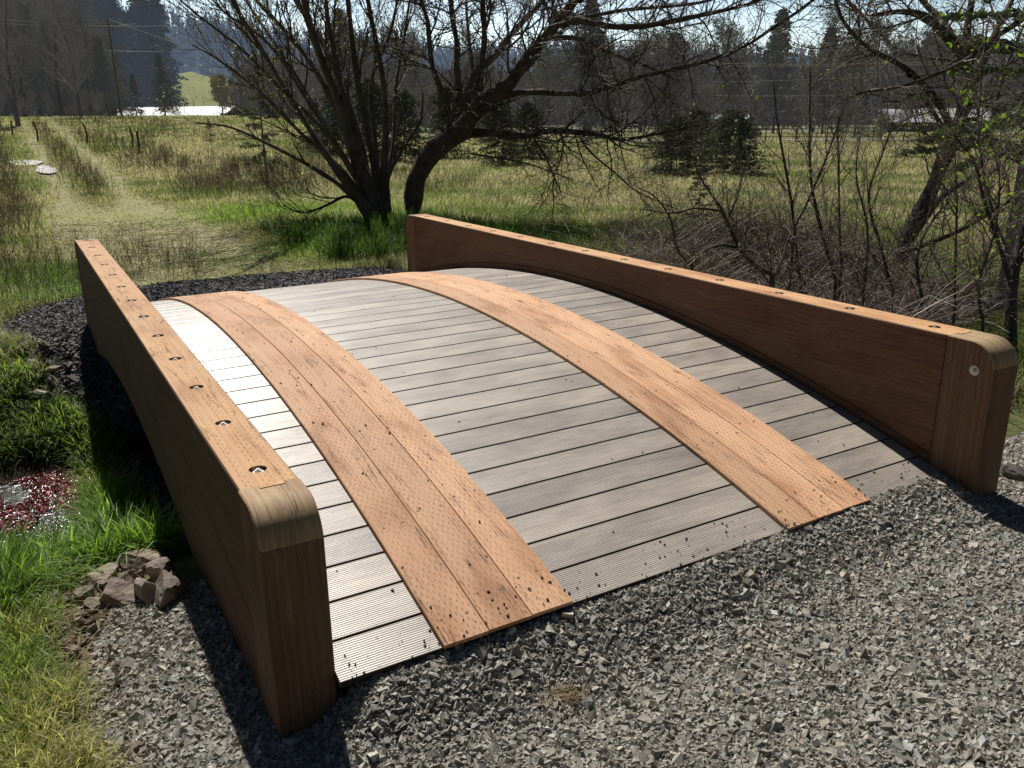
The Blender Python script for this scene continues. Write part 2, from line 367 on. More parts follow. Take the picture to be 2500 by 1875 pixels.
def water(name, x0, x1, y0, y1, z, mat, n=40):
    X, Y = np.meshgrid(np.linspace(x0, x1, n), np.linspace(y0, y1, n)); idx = np.arange(n*n).reshape(n, n)
    F = np.stack([idx[:-1, :-1], idx[:-1, 1:], idx[1:, 1:], idx[1:, :-1]], -1).reshape(-1, 4)
    o = link(name, np_mesh(name, np.stack([X.ravel(), Y.ravel(), np.full(n*n, z)], 1), F, None, True), mat); o['kind'] = 'structure'; return o
def m_water(name, rough, bs, bd):
    t = NT(name); tc = t.n('TexCoord'); nz = t.n('TexNoise', {'Vector': tc.outputs['Object'], 'Scale': bs, 'Detail': 4.})
    bp_ = t.n('Bump', {'Height': nz.outputs[0], 'Strength': 1., 'Distance': bd})
    return t.done(t.n('BsdfPrincipled', {'Base Color': (.02, .022, .016, 1), 'Roughness': rough, 'IOR': 1.33, 'Specular IOR Level': 1., 'Normal': bp_.outputs[0]}).outputs[0])
water('creek_water', -9, 9, 1.7, 4.6, -.715, m_water('creek_surface', .12, 28, .02))

# ------------------------------------------------------------------ crushed stone
ICO = None
def stones(n, xy, smin, smax, pw, colf, zlift=.3, flat=.65, rg=rng):
    """angular chips: jittered cubes"""
    s = smin+(smax-smin)*rg.random(n)**pw
    cube = np.array([[i, j, k] for i in (-1, 1) for j in (-1, 1) for k in (-1, 1)], float)*.5
    V = cube[None]*(np.array([1., .78, flat])[None]*(.7+.6*rg.random((n, 3))))[:, None]+rg.normal(size=(n, 8, 3))*.13
    q = rg.normal(size=(n, 4)); q[:, 1:3] *= .55; q = unit(q); a, b, c, d = q.T
    Rm = np.stack([np.stack([1-2*(c*c+d*d), 2*(b*c-a*d), 2*(b*d+a*c)], -1), np.stack([2*(b*c+a*d), 1-2*(b*b+d*d), 2*(c*d-a*b)], -1), np.stack([2*(b*d-a*c), 2*(c*d+a*b), 1-2*(b*b+c*c)], -1)], 1)
    V = np.einsum('nij,nkj->nki', Rm, V)*s[:, None, None]
    P = np.column_stack([xy, TZ(xy[:, 0], xy[:, 1])+s*zlift*(rg.random(n)*1.3-.1)])
    V += P[:, None]
    f = np.array([[0, 1, 3], [0, 3, 2], [4, 6, 7], [4, 7, 5], [0, 4, 5], [0, 5, 1], [2, 3, 7], [2, 7, 6], [0, 2, 6], [0, 6, 4], [1, 5, 7], [1, 7, 3]])
    F = (np.arange(n)[:, None, None]*8+f[None]).reshape(-1, 3)
    return V.reshape(-1, 3), F, np.repeat(colf(n), 8, 0)
def gcol(n):
    k = rng.random(n)[:, None]; b = (.20+.27*rng.random(n)**1.4)[:, None]
    c = np.where(k < .72, np.array([1., .95, .81]), np.where(k < .9, np.array([1.12, .98, .80]), np.array([.97, 1., .94])))
    return c*b*np.where(k > .985, 1.35, 1.)
def dcol(n):
    return (.10+.14*rng.random(n)**2)[:, None]*np.array([1, .97, .97])*(1+.8*(rng.random(n)[:, None] > .96))
def sample(n, x0, x1, y0, y1, mask, m=120):
    out = []; tot = 0
    while tot < n:
        p = np.column_stack([x0+(x1-x0)*rng.random(n), y0+(y1-y0)*rng.random(n)])
        k = mask(p[:, 0], p[:, 1]) & inview(np.column_stack([p, TZ(p[:, 0], p[:, 1])]), m); p = p[k]; out.append(p); tot += len(p)
    return np.concatenate(out)[:n]
A = Acc()
not_bridge = lambda x, y: gravel_near(x, y)
a = sample(115000, -.75, 6.5, -2.0, 1.1, not_bridge); k = fbm(a[:, 0]*2.2, a[:, 1]*2.2, 77) < .70; a = a[k | (rng.random(len(a)) < .6)]; A.add(*stones(len(a), a, .005, .021, 2.3, gcol, .12, .6))
a = sample(90000, -.75, 4.2, -2.0, 1.1, not_bridge); A.add(*stones(len(a), a, .003, .010, 1.3, gcol, .5))
a = sample(1500, -.8, 5, -1.5, 1.1, not_bridge); A.add(*stones(len(a), a, .020, .034, 1.9, gcol, .05))
o = link('gravel', A.mesh('gravel'), M_STONE); set_props(o, 'crushed grey gravel spread in front of the near end of the bridge', 'gravel', kind='stuff')
A = Acc()
a = sample(52000, -1.2, 4, 3.8, 7.5, gravel_far); A.add(*stones(len(a), a, .009, .030, 1.8, dcol))
o = link('gravel', A.mesh('dark_gravel'), M_STONE); set_props(o, 'dark fine gravel piled at the far end of the bridge', 'gravel', kind='stuff')

# ------------------------------------------------------------------ footbridge
BR = empty('footbridge', (1.28, 0, 0)); set_props(BR, 'arched timber footbridge with grey deck boards and thick timber curbs', 'footbridge')
BOFF = Vector((1.28, 0, 0))
def bpart(name, me, mat, parent=BR, loc=(0, 0, 0)):
    o = link(name, me, mat, parent); o.location = Vector(loc)-(BOFF if parent is BR else Vector((0, 0, 0))); return o
AR, AY0, PITCH = 10.1144, 2.6975, .1445; A0 = math.asin(AY0/AR); KX = .0051
def arc(s, n=0.):
    a = A0-s/AR; return AY0-(AR+n)*math.sin(a), (AR+n)*math.cos(a)-AR*math.cos(A0)
def WR(y): return 2.5627+.006*y
def uvmap(me, f):
    l = me.uv_layers.new(name='UVMap')
    for p in me.polygons:
        for li in p.loop_indices:
            l.data[li].uv = f(me.vertices[me.loops[li].vertex_index].co, p.normal)
def poly_mesh(name, V, F):
    me = bpy.data.meshes.new(name); me.from_pydata([tuple(v) for v in V], [], F); me.update(); return me
NB = 38
for i in range(NB):
    s0, s1 = i*PITCH+.0033, (i+1)*PITCH-.0033; c = .003; h = .024
    (ya, za), (yb, zb) = arc(s0), arc(s1); ty, tz = (yb-ya), (zb-za); L = math.hypot(ty, tz); ty /= L; tz /= L; ny, nz = -tz, ty
    prof = [(0, -h), (0, -c), (c*.3, -c*.3), (c, 0), (L-c, 0), (L-c*.3, -c*.3), (L, -c), (L, -h)]
    V = []; xs = [.004, WR(ya)-.004]
    for x in xs:
        for (p, q) in prof: V.append((x, ya+ty*p+ny*q, za+tz*p+nz*q+KX*x))
    n = len(prof); F = [[k, k+n, (k+1) % n+n, (k+1) % n] for k in range(n)]; F += [list(range(n)), list(range(2*n-1, n-1, -1))]
    me = poly_mesh('deck_board', V, F)
    l = me.uv_layers.new(name='UVMap')
    for p in me.polygons:
        for li in p.loop_indices:
            vi = me.loops[li].vertex_index; l.data[li].uv = (V[vi][0]+i*.7, prof[vi % n][0])
    me.materials.append(M_DECK); me.materials.append(M_UNDER)
    for p in me.polygons:
        if abs(p.normal.y) > .85: p.material_index = 1  # board edges painted dark in place of the shade there
    bpart('deck_board', me, None)
# framing below the deck: dark stringers
def strip_mesh(name, x0, x1, s0, s1, n0, n1, seg=60, ch=.003):
    V = []; F = []; uv = []
    for k in range(seg+1):
        s = s0+(s1-s0)*k/seg
        for (x, nn) in ((x0, n0), (x0, n1-ch), (x0+ch, n1), (x1-ch, n1), (x1, n1-ch), (x1, n0)):
            y, z = arc(s, nn); V.append((x, y, z+KX*x)); uv.append((x+(.03 if x == x0 else 0)*(nn == n0), s))
    for k in range(seg):
        for j in range(6): a_, b_ = k*6+j, k*6+(j+1) % 6; F.append([a_, b_, b_+6, a_+6])
    F.append([5, 4, 3, 2, 1, 0]); F.append([seg*6+j for j in range(6)])
    me = poly_mesh(name, V, F); l = me.uv_layers.new(name='UVMap')
    for p in me.polygons:
        p.use_smooth = False
        for li in p.loop_indices: l.data[li].uv = uv[me.loops[li].vertex_index]
    return me
LARC = NB*PITCH
for x in (.03, .85, 1.45, 2.44):
    bpart('stringer', strip_mesh('stringer', x, x+.09, .02, LARC-.02, -.22, -.0265, 24), M_UNDER)
# dark sheet added under the board gaps to paint their shade and block light
bpart('gap_shade_sheet', strip_mesh('gap_shade_sheet', .01, 2.55, .012, LARC-.012, -.0262, -.0252, 40, .0003), M_UNDER)
# screws
def disc(name, r, h, n=10, hexa=0):
    V = []; F = []
    for zz, rr_ in ((0, r), (h, r*.9)):
        for k in range(n): V.append((rr_*math.cos(2*math.pi*k/n), rr_*math.sin(2*math.pi*k/n), zz))
    F = [[k, (k+1) % n, (k+1) % n+n, k+n] for k in range(n)]; F.append([n+k for k in range(n)])
    if hexa:
        b = len(V)
        for zz in (h, h-.002 if hexa < 0 else h+hexa):
            for k in range(6): V.append((r*.42*math.cos(math.pi*k/3), r*.42*math.sin(math.pi*k/3), zz))
        F += [[b+k, b+(k+1) % 6, b+(k+1) % 6+6, b+k+6] for k in range(6)]; F.append([b+6+k for k in range(6)])
    return poly_mesh(name, V, F)
sm = disc('screw', .0052, .0012); sm.materials.append(M_BRASS)
hm = disc('screw_socket', .0022, .0014, 6); hm.materials.append(M_UNDER)
for gx0, gw in ((.3008, .1451), (1.6467, .1479)):
    for b in range(3):
        x0 = gx0+b*gw+.0012; x1 = gx0+(b+1)*gw-.0012
        ro = bpart('runner_board', strip_mesh('runner_board', x0, x1, -.004+.002*b, LARC-.01, .0006, .0155, 90, .0022), W_RUN)
        s = .10+.03*b
        while s < LARC-.1:
            for fx in (.24, .77):
                xx = x0+(x1-x0)*fx+random.uniform(-.006, .006); s_ = s+random.uniform(-.02, .02)
                y, z = arc(s_, .0158); an = (A0-s_/AR)
                so_ = link('screw', sm, None, ro); so_.location = (xx, y, z+KX*xx); so_.rotation_euler = (an, 0, 0)
                so2 = link('screw', hm, None, ro); so2.location = (xx, y, z+KX*xx+.0004); so2.rotation_euler = (an, 0, 0)
            s += PITCH*3 if b != 1 else PITCH*3
# curbs (parapets)
def box_uv(me, long='y'):
    def f(co, n):
        ax = max(range(3), key=lambda i: abs(n[i]))
        if long == 'y':
            if ax == 2: return (co.x+.3, co.y)
            if ax == 0: return (co.z+.8, co.y+.37)
            return (co.x+.3, co.z)
        if ax == 2: return (co.x+.3, co.y*1.0)
        if ax == 0: return (co.y+.8, co.z)
        return (co.x+.11, co.z)
    uvmap(me, f)
def extrude_profile(name, prof, xa, xb, bev=.004):
    """prof list of (y,z) ccw; xa/xb are functions of y; a small chamfer all round"""
    n = len(prof); P = np.array(prof); e = np.roll(P, -1, 0)-P; e /= np.linalg.norm(e, axis=1, keepdims=True); nn = np.stack([e[:, 1], -e[:, 0]], 1)
    m = nn+np.roll(nn, 1, 0); m /= np.linalg.norm(m, axis=1, keepdims=True); den = (m*nn).sum(1, keepdims=True); ins = P-m*bev/np.maximum(den, .5)
    V = []
    for (Q, dx, side) in ((ins, 0, 0), (P, bev, 0), (P, -bev, 1), (ins, 0, 1)):
        for (y, z) in Q: V.append(((xa(y) if side == 0 else xb(y))+dx, y, z))
    F = []
    for r_ in range(3):
        for k in range(n): F.append([r_*n+k, r_*n+(k+1) % n, (r_+1)*n+(k+1) % n, (r_+1)*n+k])
    F.append(list(range(n-1, -1, -1))); F.append([3*n+k for k in range(n)])
    me = poly_mesh(name, V, F)
    import bmesh
    bm = bmesh.new(); bm.from_mesh(me); bmesh.ops.recalc_face_normals(bm, faces=bm.faces); bm.to_mesh(me); bm.free(); me.update()
    return me
def bore(me, centers, r, depth):
    tmp = bpy.data.objects.new('tmp', me); COL.objects.link(tmp)
    V = []; F = []; n = 28
    for (x, y, z) in centers:
        b = len(V)
        for zz in (z-depth, z+.02):
            for k in range(n): V.append((x+r*math.cos(2*math.pi*k/n), y+r*math.sin(2*math.pi*k/n), zz))
        F += [[b+k, b+(k+1) % n, b+(k+1) % n+n, b+k+n] for k in range(n)]; F += [[b+n-1-k for k in range(n)], [b+n+k for k in range(n)]]
    ct = bpy.data.objects.new('cut', poly_mesh('cut', V, F)); COL.objects.link(ct)
    md = tmp.modifiers.new('b', 'BOOLEAN'); md.object = ct; md.solver = 'EXACT'
    dg = bpy.context.evaluated_depsgraph_get(); out = bpy.data.meshes.new_from_object(tmp.evaluated_get(dg))
    bpy.data.objects.remove(tmp); bpy.data.objects.remove(ct); out.name = me.name; return out
def flat_me(me):
    for p in me.polygons: p.use_smooth = False
    return me
washer_m = disc('washer', .0165, .003, 20); washer_m.materials.append(M_STEEL)
nut_m = disc('bolt_nut', .0098, .0055, 6); nut_m.materials.append(M_STEEL)
stud_m = disc('bolt_stud', .0052, .0035, 10); stud_m.materials.append(M_STEEL)
def parapet(side):
    t = .1565
    if side == 'L':
        xa = lambda y: -t-.0042*y; xb = lambda y: -.0042*y
        top = lambda y: .5047+.011*y; yn, yj, yf, yb = .035, .2194, 5.5081, .3313
    else:
        xa = lambda y: WR(y); xb = lambda y: WR(y)+t
        top = lambda y: .583-.0009*y; yn, yj, yf, yb = -.119, .085, 5.5494, .1986
    g = .42; yj2 = yf-.19; nose = .24
    # parent part: the rail
    seam = lambda y: arc(max(0, min(LARC, (y-.0)*1.012)))[1]*1.0+.055
    ys = list(np.linspace(yj+.0015, yj2-.0015, 40))
    prof = [(y, seam(y)+.001) for y in ys]+[(y, top(y)) for y in reversed(ys)]
    me = extrude_profile('rail', prof, xa, xb)
    xc = lambda y: (xa(y)+xb(y))/2
    cen = [(xc(yb+g*i), yb+g*i, top(yb+g*i)) for i in range(13)]
    me = flat_me(bore(me, [c for c in cen if c[1] < yj2-.03], .0245, .0195))
    box_uv(me)
    me.materials.clear(); me.materials.append(W_RAIL); me.materials.append(W_SIDE_SHADE)
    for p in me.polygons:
        if abs(p.normal.x) > .5: p.material_index = 1  # side faces take the fir with shade painted in
    rail = bpart('parapet', me, None)
    # arched beam below
    def low(y):
        if y < .75: return -.36
        if y > 5.12: return -.40
        q = (y-2.95)/2.2
        return .03-.29*q*q-.02
    ys2 = list(np.linspace(yj+.0015, yj2-.0015, 60))
    prof = [(y, low(y)) for y in ys2]+[(y, seam(y)-.001) for y in reversed(ys2)]
    me = flat_me(extrude_profile('arched_beam', prof, lambda y: xa(y)+.0006, lambda y: xb(y)-.0006)); box_uv(me)
    link('arched_beam', me, W_SIDE_SHADE, rail)
    # end posts: vertical grain, rounded outer shoulder; curved sawn cap at the top
    for (y0, y1, sgn) in ((yn, yj, -1), (yf, yj2, 1)):
        r = .105; H_ = top(y1); pts = [(y1, -.42), (y1, H_+.0008)]
        for k in range(33):
            a_ = math.pi/2*k/32; pts.append((y0-sgn*r+sgn*r*math.sin(a_), H_-r+r*math.cos(a_)))
        pts.append((y0, -.42))
        if sgn > 0: pts = pts[::-1]
        if sgn < 0: pts = pts
        me = extrude_profile('end_post', pts, lambda y: xa(y)-.0025, lambda y: xb(y)+.0025)
        box_uv(me, 'z'); me.materials.append(W_POST_SHADE); me.materials.append(W_END)
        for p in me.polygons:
            if p.normal.z > .12: p.material_index = 1  # remaining faces keep the post wood with painted shade
            p.use_smooth = False
        link('end_post', me, None, rail)
        # rail tongue let into the post top
        ym = (y1+sgn*.022); yq = y1-sgn*.0
        a_, b_ = sorted((yq, ym)); V = []
        for (x_, y_) in ((xa(y1)+.05, a_), (xb(y1)-.042, a_), (xb(y1)-.042, b_), (xa(y1)+.05, b_)): V.append((x_, y_, H_-.004)); 
        V += [(v[0], v[1], H_+.0026) for v in V]
        tm = poly_mesh('tongue', V, [[4, 5, 6, 7], [0, 1, 5, 4], [1, 2, 6, 5], [2, 3, 7, 6], [3, 0, 4, 7]]); box_uv(tm); link('tongue', tm, W_RAIL, rail)
    for (x, y, z) in cen:
        zz = z-.011 if y < yj2-.03 else z+.001
        wo_ = link('washer', washer_m, None, rail, (x, y, zz)); link('bolt_nut', nut_m, None, rail, (x, y, zz+.003)); link('bolt_stud', stud_m, None, rail, (x, y, zz+.0085))
    # side bolt on the near post, inner face
    if side == 'R':
        for yy, zz in ((yn+.075, .47),):
            for m_, d_ in ((washer_m, 0), (nut_m, .003), (stud_m, .012)):
                q = link({'washer': 'washer', 'bolt_nut': 'bolt_nut', 'bolt_stud': 'bolt_stud'}[m_.name.split('.')[0]], m_, None, rail, (xa(yy)-.0026-d_, yy, zz)); q.rotation_euler = (0, -math.pi/2, 0); q.scale = (1.25, 1.25, 1)
    return rail
PL = parapet('L'); PR = parapet('R')
PL['label'] = 'left timber curb of the bridge'; PR['label'] = 'right timber curb of the bridge'

# crumbs of gravel and soil on the deck
def deck_bits():
    n = 650; s = rng.random(n)**1.5*LARC*.8+.02; x = .03+2.45*rng.random(n); k = rng.random(n) < .55
    x[k] = .31+.42*rng.random(k.sum()); k2 = rng.random(n) < .45; s[k2] = .006+.13*rng.random(k2.sum())**1.6; x[k2] = .03+2.45*rng.random(k2.sum())**1.3
    a = A0-s/AR; top = np.where(((x > .3) & (x < .737)) | ((x > 1.646) & (x < 2.09)), .0155, 0.)
    P = np.column_stack([x, AY0-(AR+top)*np.sin(a), (AR+top)*np.cos(a)-AR*math.cos(A0)+KX*x])
    V, F, C = stones(n, np.zeros((n, 2)), .0015, .0085, 4.5, lambda m: (.09+.16*rng.random(m))[:, None]*np.array([1, .93, .82]), 0)
    V = V.reshape(n, 8, 3); V = V-np.array([0, 0, float(TZ(0., 0.))])+P[:, None]+np.array([0, 0, .0025]); return V.reshape(-1, 3), F, C
A = Acc(); A.add(*deck_bits())
o = link('deck_crumbs', A.mesh('deck_crumbs'), M_STONE); set_props(o, 'small stone crumbs and soil scattered on the bridge deck', 'crumbs', kind='stuff')

# ------------------------------------------------------------------ rocks on the ditch banks
def rock(name, loc, s, seed, label, col=(.20, .165, .135)):
    import bmesh
    bm = bmesh.new(); bmesh.ops.create_icosphere(bm, subdivisions=4, radius=.5); r_ = random.Random(seed)
    pl = [(Vector((r_.gauss(0, 1), r_.gauss(0, 1), r_.gauss(0, .8))).normalized(), r_.uniform(.20, .37)) for _ in range(13)]
    for v in bm.verts:
        for (nn, d) in pl:
            q = v.co.dot(nn)-d
            if q > 0: v.co -= nn*q*.95
        v.co *= 1+.018*r_.gauss(0, 1)
        v.co.x *= s[0]; v.co.y *= s[1]; v.co.z *= s[2]
    me = bpy.data.meshes.new(name); bm.to_mesh(me); bm.free()
    for p_ in me.polygons: p_.use_smooth = False
    a_ = me.color_attributes.new('Col', 'FLOAT_COLOR', 'POINT'); k = .75+.5*r_.random()
    for d in a_.data: d.color = (col[0]*k, col[1]*k, col[2]*k, 1)
    o = link(name, me, M_ROCK); o.location = loc; o.rotation_euler = (r_.uniform(-.3, .3), r_.uniform(-.3, .3), r_.uniform(0, 6.3))
    set_props(o, label, 'rock', 'rocks on the ditch bank'); return o
RK = [((240, 1425), (.22, .2, .12), 'long broken rock with a rough brown crest at the top of the near rock pile'),
      ((335, 1395), (.22, .18, .13), 'largest jagged brown rock of the pile beside the left curb'),
      ((290, 1460), (.17, .15, .12), 'angular rock with a pitted flat face at the front of the near rock pile'),
      ((395, 1410), (.16, .13, .11), 'wedge rock at the right of the pile, half under the curb shadow'),
      ((420, 1455), (.19, .18, .15), 'pale split rock closest to the left curb, shadow across it'),
      ((110, 1490), (.18, .13, .09), 'flat tan rock lying apart at the left end of the near rocks'),
      ((175, 1415), (.14, .13, .09), 'dull grey rock between the tall grass and the near rock pile'),
      ((155, 1475), (.12, .1, .07), 'small flat grey rock just right of the flat tan rock'),
      ((80, 886), (.15, .11, .06), 'pale flat stone in the grass below the dark gravel heap'),
      ((92, 965), (.19, .15, .07), 'rounded tan stone sunk in the grass of the far ditch bank'),
      ((130, 905), (.13, .10, .06), 'small dark slab beside the dark gravel heap'),
      ((30, 895), (.14, .09, .05), 'dark thin slab at the left edge of the far ditch bank'),
      ((365, 1462), (.15, .13, .12), 'small dark split rock between the two rocks nearest the curb'),
      ((205, 1462), (.13, .11, .09), 'brown rock with a sharp ridge at the left of the near pile'),
      ((300, 1372), (.15, .12, .08), 'narrow pale rock at the back of the near pile touching the grass'),
      ((235, 1480), (.10, .09, .06), 'fist sized brown stone at the foot of the near pile'),
      ((2480, 1160), (.2, .15, .08), 'dark low rock in the grass beyond the right curb end')]
ROCKXY = []
for i, (pp, s, lb) in enumerate(RK):
    p = ground(*pp); ROCKXY.append((p[0], p[1])); s = tuple(v*1.12 for v in s); rock('bank_rock', (p[0], p[1], p[2]+s[2]*.14), s, 40+i, lb, (.40, .37, .34) if i in (8, 9) else (.10, .09, .08) if i == 16 else (.27, .22, .175))
def chips():
    n = 900; x = -.74+.26*rng.random(n); y = -.4+1.8*rng.random(n); return stones(n, np.column_stack([x, y]), .007, .034, 2.2, lambda m: (.18+.16*rng.random(m))[:, None]*np.array([1.15, .9, .7]), .3, .3)
A = Acc(); A.add(*chips()); n = 500; A.add(*stones(n, np.column_stack([-.85+.6*rng.random(n), 1.0+.6*rng.random(n)]), .01, .045, 2, lambda m: (.16+.14*rng.random(m))[:, None]*np.array([1.1, .92, .75]), .3, .4))
n = 500; A.add(*stones(n, np.column_stack([-1.3+1.1*rng.random(n), 4.1+.9*rng.random(n)]), .02, .08, 2, lambda m: (.05+.08*rng.random(m))[:, None]*np.array([1.1, .95, .85]), .3, .35))
o = link('rubble', A.mesh('rubble'), M_STONE); set_props(o, 'brown stone chips and clods along the edge of the gravel', 'rubble', kind='stuff')

# ------------------------------------------------------------------ grass
def blades(P, h, wd, lean, cb, ct, lv=4, rg=rng):
    n = len(P); th = rg.random(n)*2*np.pi; L = np.stack([np.cos(th), np.sin(th), np.zeros(n)], 1); S = np.stack([-np.sin(th), np.cos(th), np.zeros(n)], 1)
    tw = rg.normal(size=(n, 1))*.5; S = unit(S+L*tw)
    fr = {4: [0, .35, .7, 1], 3: [0, .5, 1]}[lv]; rows = []; cols = []
    for f in fr:
        ang = lean*f; c = P+L*(h*np.sin(ang)*f*.9)[:, None]+np.array([0, 0, 1.])*(h*f*np.cos(ang*.9))[:, None]
        ww = wd*(1-f**2*.95)*.5
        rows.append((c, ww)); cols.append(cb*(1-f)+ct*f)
    V = []; C = []
    for i, (c, ww) in enumerate(rows):
        if i < len(rows)-1: V += [c-S*ww[:, None], c+S*ww[:, None]]; C += [cols[i]]*2
        else: V += [c]; C += [cols[i]]
    k = len(V); V = np.stack(V, 1).reshape(-1, 3); C = np.stack(C, 1).reshape(-1, 3)
    f = []
    for i in range(len(rows)-2): f += [[2*i, 2*i+1, 2*i+3], [2*i, 2*i+3, 2*i+2]]
    f.append([k-3, k-2, k-1]); F = (np.arange(n)[:, None, None]*k+np.array(f)[None]).reshape(-1, 3)
    return V, F, C
RXY = np.array(ROCKXY)
def tufts(pts, per, spread, hf, wf, leanr, cb, ct, cv=.25, lv=4):
    dmin = np.min(np.hypot(pts[:, :1]-RXY[None, :, 0], pts[:, 1:2]-RXY[None, :, 1]), axis=1) > .11
    sub = lambda q: q[dmin] if np.ndim(q) and len(q) == len(dmin) and len(dmin) > 3 else q
    spread, hf, wf, cb, ct, pts = sub(spread), sub(hf), sub(wf), sub(cb), sub(ct), pts[dmin]
    n = len(pts); i = np.repeat(np.arange(n), per); m = len(i)
    xy = pts[i]+rng.normal(size=(m, 2))*(spread[i][:, None] if np.ndim(spread) else spread)
    P = np.column_stack([xy, TZ(xy[:, 0], xy[:, 1])-.005])
    k = (1-cv+2*cv*rng.random(n))[i][:, None]*(.85+.3*rng.random(m))[:, None]
    h = (hf[i] if np.ndim(hf) else hf)*(.5+.7*rng.random(m)); w_ = (wf[i] if np.ndim(wf) else wf)*(.7+.6*rng.random(m))
    return blades(P, h, w_, leanr[0]+(leanr[1]-leanr[0])*rng.random(m), (cb[i] if np.ndim(cb) > 1 else cb)*k, (ct[i] if np.ndim(ct) > 1 else ct)*k, lv)
G = lambda *c: np.array(c, float)
off_bridge = lambda x, y: ~((x > -.2) & (x < 2.78) & (y > -.3) & (y < 5.7))
# lush bank grass, left of the bridge
A = Acc()
m = lambda x, y: off_bridge(x, y) & (x < -.2) & (y < 4.6) & ~gravel_near(x, y) & ~((y > 2.75) & (x < -.42)) & ~((y > .7) & (y < 1.5) & (x > -.75) & (x < -.15) & (vnoise(x*9, y*9, 4) > .25))
p = sample(3600, -2.6, -.2, 1.0, 3.5, lambda x, y: m(x, y) & (vnoise(x*7, y*7, 2) > .36), 150); cc = fbm(p[:, 0]*2, p[:, 1]*2, 8)[:, None]
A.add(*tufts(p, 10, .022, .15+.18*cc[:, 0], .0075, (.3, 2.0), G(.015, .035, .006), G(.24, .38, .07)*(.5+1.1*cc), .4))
p = sample(1500, -2.6, -.2, 1.1, 3.6, m, 150)
A.add(*tufts(p, 9, .05, .07, .014, (.8, 2.2), G(.03, .07, .012), G(.12, .26, .04)))
p = sample(1300, -2.2, -.22, 3.0, 4.95, lambda x, y: off_bridge(x, y) & (vnoise(x*5, y*5, 3) > .3) & ~((x < -.45) & (y > 3.05) & (y < 4.15)) & ~gravel_far(x, y), 150); cc = fbm(p[:, 0]*3, p[:, 1]*3, 18)[:, None]
A.add(*tufts(p, 8, .03, .09+.16*cc[:, 0], .0075, (.5, 2.2), G(.03, .06, .01), G(.34, .46, .10)*(.6+.9*cc), .35))
# wide flat blades
p = sample(420, -1.5, -.3, 1.5, 3.2, m, 150)
A.add(*tufts(p, 6, .03, .33, .016, (.4, 2.2), G(.03, .07, .012), G(.28, .46, .11), .4))
# lower-left: yellower
mm = lambda x, y: (x < -.52) & (y < 1.5) & ~gravel_near(x, y) & (vnoise(x*6, y*6, 6)+1.2*ss(-.62, -.85, x) > .75)
p = sample(2200, -2.2, -.5, -.9, 1.5, mm, 150); cc = fbm(p[:, 0]*3, p[:, 1]*3, 4)[:, None]; yl = ss(.42, .6, cc)
A.add(*tufts(p, 9, .03, .15, .0052, (.3, 2.0), G(.05, .07, .015), G(.36, .48, .12)*(1-yl)+G(.70, .64, .34)*yl, .35))
# far bank and beside the dark gravel
mf = lambda x, y: off_bridge(x, y) & (x < 1.5) & (y > 4.0) & ~gravel_far(x, y)
p = sample(5200, -3.5, 0, 4.1, 9, mf, 150); cc = fbm(p[:, 0]*1.3, p[:, 1]*1.3, 14)[:, None]; yl = ss(.45, .6, cc)
A.add(*tufts(p, 7, .045, .12+.06*cc[:, 0], .006, (.5, 2.2), G(.03, .055, .012), G(.24, .36, .07)*(1-yl)+G(.42, .42, .17)*yl))
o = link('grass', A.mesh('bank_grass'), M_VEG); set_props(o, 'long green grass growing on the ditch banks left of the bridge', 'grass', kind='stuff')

# meadow grass, density follows the distance
def polar(n, r0, r1, a0=-36, a1=36, pw=1.0):
    r = r0*(r1/r0)**(rng.random(n)**pw); a = math.atan2(FW[0], FW[1])+np.radians(a0+(a1-a0)*rng.random(n))
    return np.column_stack([CAM[0]+np.sin(a)*r, CAM[1]+np.cos(a)*r]), r
A = Acc()
p, r = polar(125000, 6.5, 80); k = off_bridge(p[:, 0], p[:, 1]) & (p[:, 1] > 1.0) & ~gravel_far(p[:, 0], p[:, 1]) & ~((np.abs(p[:, 1]-3.2) < 1.2) & (p[:, 0] < 5)); p = p[k]; r = r[k]
x, y = p.T; tr, md = track(x, y); k = rng.random(len(p)) > tr*.78; p = p[k]; r = r[k]; x, y = p.T; tr, md = track(x, y)
lush = np.exp(-((x-3.0)/2.6)**2-((y-13.2)/1.7)**2)+.9*np.exp(-((x-3.0)/1.6)**2-((y-8.7)/1.2)**2)+.7*np.exp(-((x-5.5)/1.6)**2-((y-7.5)/1.4)**2)+.8*np.exp(-((x-1.6)/.8)**2-((y-9)/.6)**2)
lush = np.clip(lush*(.6+.8*fbm(x*1.2, y*1.2, 12)), 0, 1)[:, None]
n1 = fbm(x*.28, y*.28, 1)[:, None]; n3 = fbm(x*1.1, y*1.1, 17)[:, None]
right = ss(.45, .8, x/np.maximum(y, 1))[:, None]
tan = G(.56, .485, .415)*(.75+.5*n3); grn = G(.25, .30, .12)*(.7+.7*n3); olv = G(.50, .46, .24)
f = ss(.38, .60, .5*n1+.5*n3+.06*right)
ct = grn*(1-f)+tan*f; ct = ct*(1-tr[:, None]*.6)+olv*tr[:, None]*.6; ct = ct*(1-lush)+G(.30, .45, .09)*lush
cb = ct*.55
h = (.10+.10*n3[:, 0])*(1-.72*tr)*(1+.2*lush[:, 0])*(.75+.02*np.minimum(r, 20)); wd = np.maximum(.005, r*.00065)
A.add(*tufts(p, 7, .04+r*.0035, h, wd, (.2, 1.5), cb, ct, .3, 3))
o = link('grass', A.mesh('meadow_grass'), M_VEG); set_props(o, 'meadow grass, green and straw coloured, covering the field and track behind the bridge', 'grass', kind='stuff')

